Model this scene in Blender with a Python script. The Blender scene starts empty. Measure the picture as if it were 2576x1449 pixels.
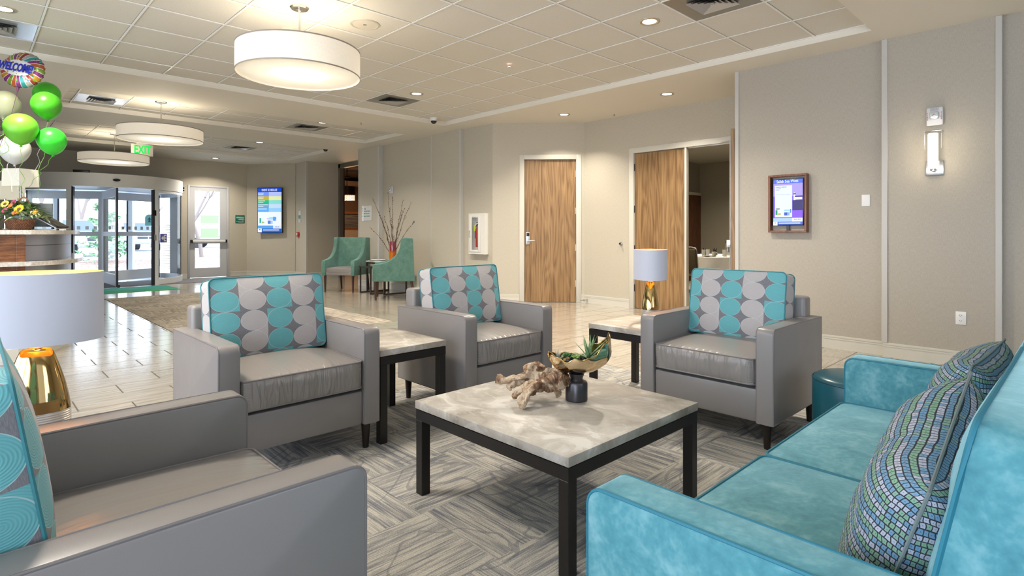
import bpy, bmesh, math, random
from mathutils import Vector, Matrix, noise
R = math.radians; PI = math.pi
S = bpy.context.scene
COL = S.collection
# ------------------------------------------------------------------ camera, world, sun, large lights, exposure
cam_d = bpy.data.cameras.new('camera'); cam = bpy.data.objects.new('camera', cam_d); COL.objects.link(cam)
cam.location = (0, 0, 1.19); cam.rotation_euler = (R(90), 0, R(45.983))
cam_d.sensor_width = 36; cam_d.lens = 1420.5/2576*36; cam_d.shift_y = -(724.5-584)/2576
cam_d.clip_start = .05; cam_d.clip_end = 500
S.camera = cam
S.view_settings.view_transform = 'Standard'; S.view_settings.look = 'None'
S.view_settings.exposure = 0.08; S.view_settings.gamma = 1; S.view_settings.use_curve_mapping = False
S.cycles.use_denoising = True
S.cycles.max_bounces = 8; S.cycles.diffuse_bounces = 4; S.cycles.glossy_bounces = 4; S.cycles.transmission_bounces = 8
S.cycles.transparent_max_bounces = 12
S.cycles.caustics_reflective = False; S.cycles.caustics_refractive = False
S.cycles.sample_clamp_indirect = 4
w = bpy.data.worlds.new('sky'); S.world = w; w.use_nodes = True
nt = w.node_tree; nt.nodes.clear()
wo = nt.nodes.new('ShaderNodeOutputWorld'); wb = nt.nodes.new('ShaderNodeBackground')
tc = nt.nodes.new('ShaderNodeTexCoord'); sx = nt.nodes.new('ShaderNodeSeparateXYZ'); rp = nt.nodes.new('ShaderNodeValToRGB')
nt.links.new(tc.outputs['Generated'], sx.inputs[0]); nt.links.new(sx.outputs[2], rp.inputs[0]); nt.links.new(rp.outputs[0], wb.inputs[0])
rp.color_ramp.elements[0].position = 0; rp.color_ramp.elements[0].color = (.88, .93, 1, 1)
rp.color_ramp.elements[1].position = .6; rp.color_ramp.elements[1].color = (.62, .78, 1, 1)
wb.inputs[1].default_value = 4.6
nt.links.new(wb.outputs[0], wo.inputs[0])
def area(name, loc, size, power, color=(1, .93, .82), shape='DISK', spread=150, rot=(0, 0, 0), sy=None):
    l = bpy.data.lights.new(name, 'AREA'); l.energy = power; l.color = color; l.shape = shape; l.size = size
    if sy: l.size_y = sy
    l.spread = R(spread)
    o = bpy.data.objects.new(name, l); COL.objects.link(o); o.location = loc; o.rotation_euler = rot
    return o
area('window_daylight_south', (-1.2, -3.1, 1.6), 7.6, 115, (.66, .78, 1), 'RECTANGLE', 170, (R(-90), 0, R(180)), 1.9)['kind'] = 'helper'
area('window_daylight_east', (3.1, .2, 1.6), 5.6, 24, (.62, .74, 1), 'RECTANGLE', 170, (R(90), 0, R(90)), 1.9)['kind'] = 'helper'
sun = bpy.data.lights.new('sun', 'SUN'); sun.energy = 3.6; sun.angle = R(12); sun.color = (1, .97, .93)
so = bpy.data.objects.new('sun', sun); COL.objects.link(so); so.rotation_euler = (0, R(38), 0); so.location = (0, 0, 20)
HC = 1.19; ZC = 3.1006; ZS = 3.0356; T = .6096

# ------------------------------------------------------------------ material helpers
class G:
    def __init__(s, name, rough=.5, metal=0, base=(.8, .8, .8), spec=None):
        s.mat = bpy.data.materials.new(name); s.mat.use_nodes = True
        s.nt = s.mat.node_tree; s.b = s.nt.nodes['Principled BSDF']
        s.b.inputs['Roughness'].default_value = rough; s.b.inputs['Metallic'].default_value = metal
        s.b.inputs['Base Color'].default_value = (*base, 1)
        if spec is not None: s.b.inputs['Specular IOR Level'].default_value = spec
        s._o = None
    def n(s, t, ins=None, **p):
        nd = s.nt.nodes.new('ShaderNode'+t)
        for k, v in p.items(): setattr(nd, k, v)
        for k, v in (ins or {}).items(): s.set(nd.inputs[k], v)
        return nd
    def set(s, sock, v):
        if isinstance(v, bpy.types.NodeSocket): s.nt.links.new(v, sock)
        elif isinstance(v, (tuple, list)) and len(v) == 3 and sock.type == 'RGBA': sock.default_value = (*v, 1)
        else: sock.default_value = v
    def m(s, op, a, b=0.0, c=None):
        nd = s.nt.nodes.new('ShaderNodeMath'); nd.operation = op
        s.set(nd.inputs[0], a); s.set(nd.inputs[1], b)
        if c is not None: s.set(nd.inputs[2], c)
        return nd.outputs[0]
    def obj(s):
        if s._o is None: s._o = s.nt.nodes.new('ShaderNodeTexCoord')
        return s._o.outputs['Object']
    def uv(s):
        if s._o is None: s._o = s.nt.nodes.new('ShaderNodeTexCoord')
        return s._o.outputs['UV']
    def mp(s, v, sc=(1, 1, 1), loc=(0, 0, 0), rot=(0, 0, 0)):
        return s.n('Mapping', {'Vector': v, 'Scale': sc, 'Location': loc, 'Rotation': rot}).outputs[0]
    def sep(s, v):
        o = s.n('SeparateXYZ', {0: v}).outputs; return o[0], o[1], o[2]
    def comb(s, x, y, z=0.0): return s.n('CombineXYZ', {0: x, 1: y, 2: z}).outputs[0]
    def noise(s, v, sc=5, det=3, dist=0, rough=.5):
        return s.n('TexNoise', {'Vector': v, 'Scale': sc, 'Detail': det, 'Distortion': dist, 'Roughness': rough}).outputs['Fac']
    def ramp(s, f, st, interp='LINEAR'):
        nd = s.nt.nodes.new('ShaderNodeValToRGB'); s.set(nd.inputs[0], f); cr = nd.color_ramp; cr.interpolation = interp
        while len(cr.elements) < len(st): cr.elements.new(.5)
        for e, (p, c) in zip(cr.elements, st): e.position = p; e.color = (*c, 1) if len(c) == 3 else c
        return nd.outputs[0]
    def mix(s, f, a, b, bt='MIX'):
        nd = s.nt.nodes.new('ShaderNodeMix'); nd.data_type = 'RGBA'; nd.blend_type = bt
        s.set(nd.inputs[0], f); s.set(nd.inputs[6], a); s.set(nd.inputs[7], b)
        return nd.outputs[2]
    def bump(s, h, st=.3, d=.01):
        s.nt.links.new(s.n('Bump', {'Height': h, 'Strength': st, 'Distance': d}).outputs[0], s.b.inputs['Normal'])
    def col(s, c): s.set(s.b.inputs['Base Color'], c)
    def rgh(s, c): s.set(s.b.inputs['Roughness'], c)
def P(name, base, rough=.5, metal=0, emit=None, es=0, spec=None, coat=0, sheen=0, trans=0, alpha=1, ior=1.45):
    g = G(name, rough, metal, base, spec); b = g.b
    if emit: b.inputs['Emission Color'].default_value = (*emit, 1); b.inputs['Emission Strength'].default_value = es
    b.inputs['Coat Weight'].default_value = coat; b.inputs['Sheen Weight'].default_value = sheen
    b.inputs['Transmission Weight'].default_value = trans; b.inputs['Alpha'].default_value = alpha; b.inputs['IOR'].default_value = ior
    return g.mat

# ------------------------------------------------------------------ materials
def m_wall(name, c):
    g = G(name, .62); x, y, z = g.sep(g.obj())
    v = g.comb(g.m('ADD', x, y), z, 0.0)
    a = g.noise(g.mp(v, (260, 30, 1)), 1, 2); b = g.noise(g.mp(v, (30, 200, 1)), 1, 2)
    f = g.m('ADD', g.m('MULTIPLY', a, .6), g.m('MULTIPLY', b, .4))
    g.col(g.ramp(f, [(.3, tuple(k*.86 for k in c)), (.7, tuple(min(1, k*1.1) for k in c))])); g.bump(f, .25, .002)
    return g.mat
WALL = m_wall('wall_vinyl', (.42, .385, .325))
WALLB = m_wall('wall_vinyl_corridor', (.50, .46, .375))
PAINT = P('trim_paint', (.62, .60, .53), .45)
TRIMG = P('corner_trim', (.52, .51, .48), .4)
SOFFIT = P('soffit_paint', (.78, .74, .65), .7)
g = G('ceiling_tile', .85)
f = g.noise(g.obj(), 160, 2); g.col(g.ramp(f, [(.3, (.64, .61, .54)), (.6, (.73, .70, .63))])); g.bump(f, .15, .003); CTILE = g.mat
TEE = P('ceiling_tee', (.88, .87, .84), .35)
# floor tile 12x24 running bond
g = G('floor_plank_tile', .3); x, y, z = g.sep(g.obj())
rw = g.m('DIVIDE', g.m('ADD', x, .125), .3048); ri = g.m('FLOOR', rw); rf = g.m('FRACT', rw)
off = g.m('MULTIPLY', g.m('MODULO', g.m('ADD', ri, 100.), 2.), .5)
cw = g.m('ADD', g.m('DIVIDE', g.m('ADD', y, .065), .6), off); ci = g.m('FLOOR', cw); cf = g.m('FRACT', cw)
def edge(f, wd): return g.m('GREATER_THAN', g.m('ABSOLUTE', g.m('SUBTRACT', f, .5)), .5-wd)
gr = g.m('MAXIMUM', edge(rf, .013), edge(cf, .0085))
vv = g.comb(g.m('MULTIPLY', x, 34.), g.m('ADD', g.m('MULTIPLY', y, 2.6), g.m('MULTIPLY', ri, 3.7)), g.m('MULTIPLY', ci, 5.1))
st = g.noise(vv, 1, 5, .6, .6); pl = g.noise(g.comb(g.m('MULTIPLY', ri, 1.37), g.m('MULTIPLY', ci, 2.13), 0.0), 1, 0)
c = g.ramp(st, [(.30, (.25, .215, .17)), (.5, (.37, .33, .27)), (.70, (.47, .43, .36))])
c = g.mix(g.m('MULTIPLY', pl, .35), c, (.52, .48, .42))
g.col(g.mix(gr, c, (.10, .085, .07))); g.rgh(g.m('ADD', g.m('ADD', g.m('MULTIPLY', st, .22), .11), g.m('MULTIPLY', gr, .6))); g.bump(g.m('SUBTRACT', g.m('MULTIPLY', st, .15), gr), .25, .003)
g.set(g.b.inputs['Coat Weight'], g.m('MULTIPLY', g.m('SUBTRACT', 1., gr), .8)); g.b.inputs['Coat IOR'].default_value = 1.6; g.b.inputs['Coat Roughness'].default_value = .13
TILE = g.mat
# carpet
def m_carpet(name, dk, md, lt, cell=.46):
    g = G(name, .95, spec=.1); x, y, z = g.sep(g.obj())
    cx = g.m('FLOOR', g.m('DIVIDE', g.m('ADD', x, .13), cell)); cy = g.m('FLOOR', g.m('DIVIDE', y, cell))
    par = g.m('MODULO', g.m('ADD', g.m('ADD', cx, cy), 200.), 2.)
    u = g.m('ADD', g.m('MULTIPLY', x, par), g.m('MULTIPLY', y, g.m('SUBTRACT', 1., par)))
    v = g.m('ADD', g.m('MULTIPLY', y, par), g.m('MULTIPLY', x, g.m('SUBTRACT', 1., par)))
    cid = g.m('ADD', g.m('MULTIPLY', cx, 7.3), g.m('MULTIPLY', cy, 3.1))
    a = g.noise(g.comb(g.m('ADD', g.m('MULTIPLY', u, 4.5), cid), g.m('MULTIPLY', v, 150.), cid), 1, 3, .08, .6)
    a2 = g.noise(g.comb(g.m('ADD', g.m('MULTIPLY', u, 3.4), cid), g.m('MULTIPLY', v, 38.), cid), 1, 2, .1)
    big = g.noise(g.obj(), 1.6, 2)
    f = g.m('ADD', g.m('ADD', g.m('MULTIPLY', a, .55), g.m('MULTIPLY', a2, .45)), g.m('MULTIPLY', g.m('SUBTRACT', big, .5), .22))
    c = g.ramp(f, [(.36, dk), (.47, md), (.56, lt), (.68, tuple(k*1.12 for k in lt))])
    br = g.m('LESS_THAN', g.m('ABSOLUTE', g.m('SUBTRACT', g.noise(g.obj(), 2.3, 2, .8), .5)), .011)
    spk = g.noise(g.obj(), 420, 1)
    c = g.mix(g.m('MULTIPLY', br, .5), c, dk); c = g.mix(.55, c, g.ramp(spk, [(.3, (.35, .35, .35)), (.7, (1, 1, 1))]), 'MULTIPLY')
    g.col(c); g.bump(g.m('ADD', spk, g.m('MULTIPLY', f, 1.4)), .7, .004)
    return g.mat
CARPET = m_carpet('carpet_grey', (.20, .205, .235), (.37, .365, .355), (.62, .585, .515))
CARPETB = m_carpet('carpet_beige', (.22, .19, .16), (.40, .36, .30), (.56, .50, .42))
g = G('entry_mat', .95, base=(.16, .16, .17), spec=.1); f = g.noise(g.obj(), 90, 2); g.col(g.ramp(f, [(.35, (.12, .115, .12)), (.65, (.24, .235, .235))])); g.bump(f, .5, .005); ENTRYMAT = g.mat
g = G('green_mat', .9, spec=.1); x, y, z = g.sep(g.obj()); f = g.m('ADD', g.m('MULTIPLY', x, .85), g.m('MULTIPLY', g.noise(g.obj(), 3, 3), .25))
g.col(g.ramp(f, [(0., (.05, .27, .22)), (.45, (.05, .28, .20)), (.7, (.10, .42, .12)), (.9, (.06, .32, .12))])); GREENMAT = g.mat
# leather, metals, stone
g = G('taupe_leather', .3, base=(.235, .218, .212)); f = g.noise(g.obj(), 380, 2); lg = g.noise(g.obj(), 7, 2)
g.bump(g.m('ADD', g.m('MULTIPLY', f, .2), lg), .10, .006); g.rgh(g.m('ADD', g.m('MULTIPLY', lg, .12), .28)); LEATHER = g.mat
g = G('cushion_leather', .3, base=(.25, .23, .215)); x, y, z = g.sep(g.obj())
wr = g.noise(g.comb(g.m('MULTIPLY', x, 24.), g.m('MULTIPLY', y, 3.), g.m('MULTIPLY', z, 5.)), 1, 2, .8)
g.obj(); _, ny, _z = g.sep(g._o.outputs['Normal']); mk = g.m('MULTIPLY', g.m('POWER', g.m('ABSOLUTE', ny), 2.), 1.)
g.bump(g.m('MULTIPLY', wr, g.m('ADD', g.m('MULTIPLY', mk, 1.6), .12)), .55, .022); g.rgh(.27); CLEATHER = g.mat
PIPE = P('leather_piping', (.19, .175, .175), .35)
BLACKW = P('black_metal', (.012, .010, .009), .38)
DLEG = P('dark_leg', (.016, .010, .008), .3)
g = G('travertine', .46); f = g.noise(g.obj(), 4.5, 8, .9, .62); f2 = g.noise(g.mp(g.obj(), (2.2, 5, 3), rot=(0, 0, .5)), 3, 6, 1.2, .7); fx = g.noise(g.obj(), 34, 6, .8, .75)
c = g.ramp(f, [(.32, (.27, .235, .195)), (.45, (.38, .345, .295)), (.53, (.44, .405, .355)), (.60, (.58, .55, .50))])
c = g.mix(g.ramp(f2, [(.55, (0, 0, 0)), (.68, (.6, .6, .6))]), c, (.62, .60, .56)); c = g.mix(g.ramp(fx, [(.30, (.7, .7, .7)), (.39, (0, 0, 0))]), c, (.30, .26, .21))
g.col(c); g.bump(fx, .06, .002); STONE = g.mat
GOLD = P('gold_chrome', (.52, .35, .14), .06, 1); GOLDPALE = P('pale_gold_chrome', (.86, .68, .44), .07, 1)
CHROME = P('satin_nickel', (.68, .66, .63), .22, 1); STEEL = P('brushed_steel', (.62, .62, .61), .35, .9)
WHITE = P('white_plastic', (.80, .80, .79), .35); BLACK = P('black_plastic', (.015, .015, .017), .25)
ALU = P('clear_aluminium', (.72, .74, .77), .42, .0); DALU = P('dark_gasket', (.035, .035, .05), .3)
# teal
def m_velvet(name, a, b, c2):
    g = G(name, .75); f = g.noise(g.obj(), 9, 5, .5, .6); f2 = g.noise(g.obj(), 60, 3)
    c = g.ramp(g.m('ADD', g.m('MULTIPLY', f, .72), g.m('MULTIPLY', f2, .28)), [(.33, a), (.5, b), (.66, c2)])
    g.col(c); g.b.inputs['Sheen Weight'].default_value = .7; g.b.inputs['Sheen Tint'].default_value = (.6, .95, 1, 1); g.b.inputs['Sheen Roughness'].default_value = .4
    g.bump(f2, .12, .003); return g.mat
VELVET = m_velvet('teal_velvet', (.03, .165, .215), (.07, .265, .315), (.18, .39, .44))
VPIPE = P('teal_piping', (.02, .17, .24), .6)
OTTO = P('teal_leather', (.008, .085, .115), .28)
GREENV = m_velvet('green_velvet', (.05, .125, .098), (.07, .165, .13), (.10, .21, .17))
# wood
def m_wood(name, a, b, c2, ax=(26, 26, 1.6), rough=.42, scale=1.0):
    g = G(name, rough); o = g.obj(); wv = g.noise(g.mp(o, tuple(k*.16 for k in ax[:2])+(ax[2]*.55,)), 1, 2, .4)
    rg = g.m('SINE', g.m('MULTIPLY', wv, 60.)); f = g.noise(g.mp(o, ax), 1, 6, .7, .6); fi = g.noise(g.mp(o, tuple(k*6 for k in ax[:2])+(ax[2]*2,)), 1, 3)
    h = g.m('ADD', g.m('ADD', g.m('MULTIPLY', f, .62), g.m('MULTIPLY', rg, .055)), g.m('MULTIPLY', fi, .36))
    g.col(g.ramp(h, [(.33, a), (.48, b), (.62, c2)])); g.bump(h, .06, .003); return g.mat
WOOD = m_wood('walnut_door', (.13, .068, .026), (.25, .145, .062), (.35, .22, .10), ax=(34, 34, .9))
WOODD = m_wood('dark_desk_wood', (.06, .022, .008), (.15, .055, .018), (.27, .115, .04), ax=(3, 3, 26), rough=.28)
WOODF = m_wood('cherry_frame', (.09, .028, .012), (.16, .055, .022), (.22, .08, .035), rough=.3)
WLEG = P('walnut_leg', (.045, .016, .008), .3)
# teardrop pattern fabric: UV in metres
def m_teardrop():
    g = G('teardrop_fabric', .8); u, v, _ = g.sep(g.uv())
    px, py = .141, .112
    a = g.m('DIVIDE', u, px); b = g.m('DIVIDE', v, py); ci = g.m('FLOOR', a); cj = g.m('FLOOR', b)
    fx = g.m('SUBTRACT', g.m('MULTIPLY', g.m('FRACT', a), 2.), 1.); fy = g.m('SUBTRACT', g.m('MULTIPLY', g.m('FRACT', b), 2.), 1.)
    pc = g.m('MODULO', g.m('ADD', ci, 100.), 2.); pr = g.m('MODULO', g.m('ADD', cj, 100.), 2.)
    px2 = g.m('MODULO', g.m('FLOOR', g.m('DIVIDE', g.m('ADD', cj, 100.), 2.)), 2.)
    sx = g.m('SUBTRACT', g.m('MULTIPLY', g.m('MODULO', g.m('ADD', pc, px2), 2.), 2.), 1.); sy = g.m('SUBTRACT', g.m('MULTIPLY', g.m('MODULO', g.m('ADD', pr, pc), 2.), 2.), 1.)
    r = g.m('SQRT', g.m('ADD', g.m('MULTIPLY', fx, fx), g.m('MULTIPLY', fy, fy)))
    quad = g.m('MULTIPLY', g.m('GREATER_THAN', g.m('MULTIPLY', fx, sx), 0.), g.m('GREATER_THAN', g.m('MULTIPLY', fy, sy), 0.))
    ins = g.m('MAXIMUM', g.m('LESS_THAN', r, .985), quad)
    cc = g.mix(pc, (.10, .36, .39), (.42, .39, .385))
    fx2 = g.m('MAXIMUM', g.m('SUBTRACT', g.m('ABSOLUTE', fx), .25), 0.); r2 = g.m('SQRT', g.m('ADD', g.m('MULTIPLY', fx2, fx2), g.m('MULTIPLY', fy, fy)))
    rings = g.m('SINE', g.m('MULTIPLY', r2, 75.)); th = g.noise(g.mp(g.uv(), (600, 90, 1)), 1, 2)
    cc = g.mix(g.m('ADD', g.m('MULTIPLY', rings, .09), .10), cc, g.mix(pc, (.30, .58, .60), (.62, .60, .60)))
    rim = g.m('MULTIPLY', g.m('GREATER_THAN', r, .955), ins); cc = g.mix(g.m('MULTIPLY', g.m('MULTIPLY', rim, g.m('LESS_THAN', r, .995)), .5), cc, (.55, .62, .62))
    bg = g.ramp(th, [(.3, (.13, .13, .145)), (.7, (.21, .205, .22))])
    g.col(g.mix(ins, bg, cc)); g.bump(g.m('ADD', g.m('MULTIPLY', rings, ins), g.m('MULTIPLY', ins, 2.)), .25, .0012)
    g.b.inputs['Sheen Weight'].default_value = .15
    return g.mat
TEAR = m_teardrop()
TPIPE = P('teal_cord', (.035, .19, .22), .6)
def m_mosaic():
    g = G('mosaic_fabric', .8); u, v, _ = g.sep(g.uv())
    wob = g.noise(g.mp(g.uv(), (22, 22, 1)), 1, 2); v2 = g.m('ADD', v, g.m('MULTIPLY', g.m('SUBTRACT', wob, .5), .012))
    b = g.m('DIVIDE', v2, .0125); rj = g.m('FLOOR', b); fy = g.m('FRACT', b)
    rn = g.noise(g.comb(g.m('MULTIPLY', rj, 3.17), 0.5, 0.0), 1, 0)
    cwid = .0085
    a = g.m('ADD', g.m('DIVIDE', g.m('ADD', u, g.m('MULTIPLY', g.m('SUBTRACT', g.noise(g.mp(g.uv(), (60, 60, 1)), 1, 1), .5), .008)), cwid), g.m('MULTIPLY', rn, 9.)); fx = g.m('FRACT', a)
    e = g.m('MAXIMUM', g.m('GREATER_THAN', g.m('ABSOLUTE', g.m('SUBTRACT', fx, .5)), .405), g.m('GREATER_THAN', g.m('ABSOLUTE', g.m('SUBTRACT', fy, .5)), .40))
    cell = g.noise(g.comb(g.m('MULTIPLY', g.m('FLOOR', a), 5.3), g.m('MULTIPLY', rj, 2.7), 0.0), 1, 0)
    sel = g.m('FRACT', g.m('ADD', g.m('DIVIDE', rj, 3.), g.m('MULTIPLY', g.m('GREATER_THAN', cell, .62), .34)))
    c = g.ramp(sel, [(0., (.17, .33, .18)), (.2, (.42, .42, .50)), (.55, (.10, .24, .38))], 'CONSTANT')
    c = g.mix(g.m('MULTIPLY', cell, .5), c, (.25, .34, .42))
    dot = g.m('LESS_THAN', g.m('ADD', g.m('ABSOLUTE', g.m('SUBTRACT', fx, .5)), g.m('ABSOLUTE', g.m('SUBTRACT', fy, .5))), .12)
    g.col(g.mix(g.m('MAXIMUM', e, g.m('MULTIPLY', dot, .55)), c, (.018, .02, .028))); g.bump(g.m('SUBTRACT', 1., e), .25, .001)
    return g.mat
MOSAIC = m_mosaic()
GLASS = G('clear_glass', 0.0)
_g = GLASS; _nt = _g.nt; _out = [n for n in _nt.nodes if n.type == 'OUTPUT_MATERIAL'][0]
_t = _nt.nodes.new('ShaderNodeBsdfTransparent'); _t.inputs[0].default_value = (.975, .99, .985, 1); _gl = _nt.nodes.new('ShaderNodeBsdfGlossy'); _gl.inputs['Roughness'].default_value = .02
_fr = _nt.nodes.new('ShaderNodeFresnel'); _fr.inputs[0].default_value = 1.18; _mx = _nt.nodes.new('ShaderNodeMixShader')
_nt.links.new(_fr.outputs[0], _mx.inputs[0]); _nt.links.new(_t.outputs[0], _mx.inputs[1]); _nt.links.new(_gl.outputs[0], _mx.inputs[2]); _nt.links.new(_mx.outputs[0], _out.inputs[0])
GLASS = _g.mat

# ------------------------------------------------------------------ mesh builder
class B:
    def __init__(s): s.bm = bmesh.new(); s.uvl = None
    def _xf(s, vs, loc, rot):
        M = Matrix.Translation(loc)
        if rot: M = M @ (rot if isinstance(rot, Matrix) else __import__('mathutils').Euler(rot).to_matrix().to_4x4())
        bmesh.ops.transform(s.bm, matrix=M, verts=vs)
    def box(s, c, d, bev=0, seg=2, rot=None):
        r = bmesh.ops.create_cube(s.bm, size=1); vs = r['verts']
        bmesh.ops.scale(s.bm, vec=d, verts=vs)
        if bev:
            es = list({e for v in vs for e in v.link_edges})
            rr = bmesh.ops.bevel(s.bm, geom=es, offset=bev, segments=seg, profile=.5, affect='EDGES')
            vs = list(set(rr['verts']) | {v for f in rr['faces'] for v in f.verts} | {v for v in vs if v.is_valid})
        s._xf(vs, c, rot); return s
    def bb(s, x0, x1, y0, y1, z0, z1, bev=0, seg=2):
        return s.box(((x0+x1)/2, (y0+y1)/2, (z0+z1)/2), (abs(x1-x0), abs(y1-y0), abs(z1-z0)), bev, seg)
    def tube(s, pts, rad, seg=8, closed=False, cap=True):
        pts = [Vector(p) for p in pts]; n = len(pts)
        rad = [rad]*n if isinstance(rad, (int, float)) else rad
        rings = []; prev = None
        for i, p in enumerate(pts):
            a = pts[(i-1) % n] if (closed or i > 0) else p; b = pts[(i+1) % n] if (closed or i < n-1) else p
            t = (b-a).normalized() if (b-a).length > 1e-9 else Vector((0, 0, 1))
            if prev is None: u = t.orthogonal().normalized()
            else: u = (prev-t*prev.dot(t)); u = u.normalized() if u.length > 1e-6 else t.orthogonal().normalized()
            prev = u; w = t.cross(u)
            rings.append([s.bm.verts.new(p+(u*math.cos(2*PI*k/seg)+w*math.sin(2*PI*k/seg))*rad[i]) for k in range(seg)])
        for i in range(n if closed else n-1):
            A, C = rings[i], rings[(i+1) % n]
            if closed and i == n-1:   # align twist
                best = min(range(seg), key=lambda k: (A[0].co-C[k].co).length); C = C[best:]+C[:best]
            for k in range(seg): s.bm.faces.new((A[k], A[(k+1) % seg], C[(k+1) % seg], C[k]))
        if cap and not closed: s.bm.faces.new(rings[0][::-1]); s.bm.faces.new(rings[-1])
        return s
    def cyl(s, p0, p1, r0, r1=None, seg=20): return s.tube([p0, p1], [r0, r0 if r1 is None else r1], seg)
    def lathe(s, prof, seg=32, c=(0, 0, 0), sx=1, sy=1, a0=0, a1=2*PI):
        full = abs(a1-a0-2*PI) < 1e-6; n = seg if full else seg+1; rings = []
        for r, z in prof:
            rings.append([s.bm.verts.new((c[0]+r*sx*math.cos(a0+(a1-a0)*k/seg), c[1]+r*sy*math.sin(a0+(a1-a0)*k/seg), c[2]+z)) for k in range(n)])
        for a, b in zip(rings, rings[1:]):
            for k in range(seg):
                s.bm.faces.new((a[k], a[(k+1) % n], b[(k+1) % n], b[k]))
        return s
    def disc(s, c, r, seg=32, up=True, sx=1, sy=1):
        vs = [s.bm.verts.new((c[0]+r*sx*math.cos(2*PI*k/seg), c[1]+r*sy*math.sin(2*PI*k/seg), c[2])) for k in range(seg)]
        s.bm.faces.new(vs if up else vs[::-1]); return s
    def prism(s, poly, z0, z1):
        a = [s.bm.verts.new((x, y, z0)) for x, y in poly]; b = [s.bm.verts.new((x, y, z1)) for x, y in poly]; n = len(poly)
        s.bm.faces.new(a[::-1]); s.bm.faces.new(b)
        for k in range(n): s.bm.faces.new((a[k], a[(k+1) % n], b[(k+1) % n], b[k]))
        return s
    def quad(s, *ps):
        s.bm.faces.new([s.bm.verts.new(p) for p in ps]); return s
    def grid(s, fn, nu, nv, wu=False, wv=False, uv=None):
        vs = [[s.bm.verts.new(fn(i/nu, j/nv)) for j in range(nv+(0 if wv else 1))] for i in range(nu+(0 if wu else 1))]
        if uv and s.uvl is None: s.uvl = s.bm.loops.layers.uv.new('UVMap')
        for i in range(nu):
            for j in range(nv):
                ii, jj = (i+1) % len(vs), (j+1) % len(vs[0])
                try: f = s.bm.faces.new((vs[i][j], vs[ii][j], vs[ii][jj], vs[i][jj]))
                except ValueError: continue
                if uv:
                    for l, (a, b) in zip(f.loops, ((i, j), (i+1, j), (i+1, j+1), (i, j+1))): l[s.uvl].uv = uv(a/nu, b/nv)
        return s
    def ball(s, c, r, sub=2, sc=(1, 1, 1), rot=None):
        q = bmesh.ops.create_icosphere(s.bm, subdivisions=sub, radius=r); vs = q['verts']
        bmesh.ops.scale(s.bm, vec=sc, verts=vs); s._xf(vs, c, rot); return s
    def out(s, name, mat, parent=None, smooth=True, ang=35, recalc=True):
        if recalc: bmesh.ops.recalc_face_normals(s.bm, faces=s.bm.faces)
        me = bpy.data.meshes.new(name); s.bm.to_mesh(me); s.bm.free(); me.materials.append(mat)
        if smooth:
            me.shade_smooth()
            if ang: me.set_sharp_from_angle(angle=R(ang))
        o = bpy.data.objects.new(name, me); COL.objects.link(o); o.parent = parent
        return o
def thing(name, label, cat, loc=(0, 0, 0), rz=0, group=None):
    o = bpy.data.objects.new(name, None); COL.objects.link(o); o.location = loc; o.rotation_euler = (0, 0, rz); o.empty_display_size = .05
    o['label'] = label; o['category'] = cat
    if group: o['group'] = group
    return o
def tag(o, label, cat, group=None):
    o['label'] = label; o['category'] = cat
    if group: o['group'] = group
    return o
def struct(o): o['kind'] = 'structure'; return o
def dup(root, loc, rz=None, label=None, group=None):
    r = root.copy(); COL.objects.link(r); r.location = loc
    if rz is not None: r.rotation_euler = (0, 0, rz)
    if label: r['label'] = label
    if group: r['group'] = group
    for ch in list(root.children):
        c = ch.copy(); COL.objects.link(c); c.parent = r
        for q in list(ch.children):
            d = q.copy(); COL.objects.link(d); d.parent = c
    return r
def text(s, size, mat, parent, loc, rot, name='lettering', ext=.001, align='CENTER', sx=1, bold=0):
    cu = bpy.data.curves.new(name, 'FONT'); cu.body = s; cu.size = size; cu.extrude = ext; cu.align_x = align; cu.align_y = 'CENTER'; cu.offset = bold; cu.resolution_u = 3
    to = bpy.data.objects.new('tmp', cu); COL.objects.link(to)
    me = bpy.data.meshes.new_from_object(to.evaluated_get(bpy.context.evaluated_depsgraph_get())); bpy.data.objects.remove(to)
    me.materials.clear(); me.materials.append(mat); me.name = name
    o = bpy.data.objects.new(name, me); COL.objects.link(o); o.parent = parent; o.location = loc; o.rotation_euler = rot; o.scale = (sx, 1, 1)
    return o
def rrect(w, h, r, n=5):
    pts = []
    for cx, cy, a in ((w/2-r, h/2-r, 0), (-w/2+r, h/2-r, 90), (-w/2+r, -h/2+r, 180), (w/2-r, -h/2+r, 270)):
        for k in range(n+1):
            t = R(a+90*k/n); pts.append((cx+r*math.cos(t), cy+r*math.sin(t)))
    return pts
# ------------------------------------------------------------------ room shell
def wseg(b, p, q, z0, z1, th=.12):
    p = Vector(p); q = Vector(q); d = (q-p).normalized(); n = Vector((-d.y, d.x))*th   # thickness to the left of p->q
    b.prism([tuple(p), tuple(q), tuple(q+n), tuple(p+n)], z0, z1); return b
ZT = 3.3
b = B(); b.bb(-16.3, 3.4, -3.4, 14, -.1, 0); struct(b.out('floor', TILE, smooth=False))
b = B(); b.bb(-3.62, 1.6, -1.6, 4.1, .0, .006, .002, 1); struct(b.out('floor', CARPET, smooth=False))
b = B(); b.bb(-12.25, -6.5, 1.76, 4.08, .0, .006, .002, 1); struct(b.out('floor', CARPETB, smooth=False))
b = B(); b.prism([(-16.1, -1), (-14.75, -1), (-14.75, 3.2), (-14.75, 4.0), (-15.25, 5.9), (-16.1, 5.5)], 0, .007); struct(b.out('floor', ENTRYMAT, smooth=False))
b = B(); b.bb(-7, 2, 7.6, 13.4, .0, .006); struct(b.out('floor', CARPETB, smooth=False))
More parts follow.
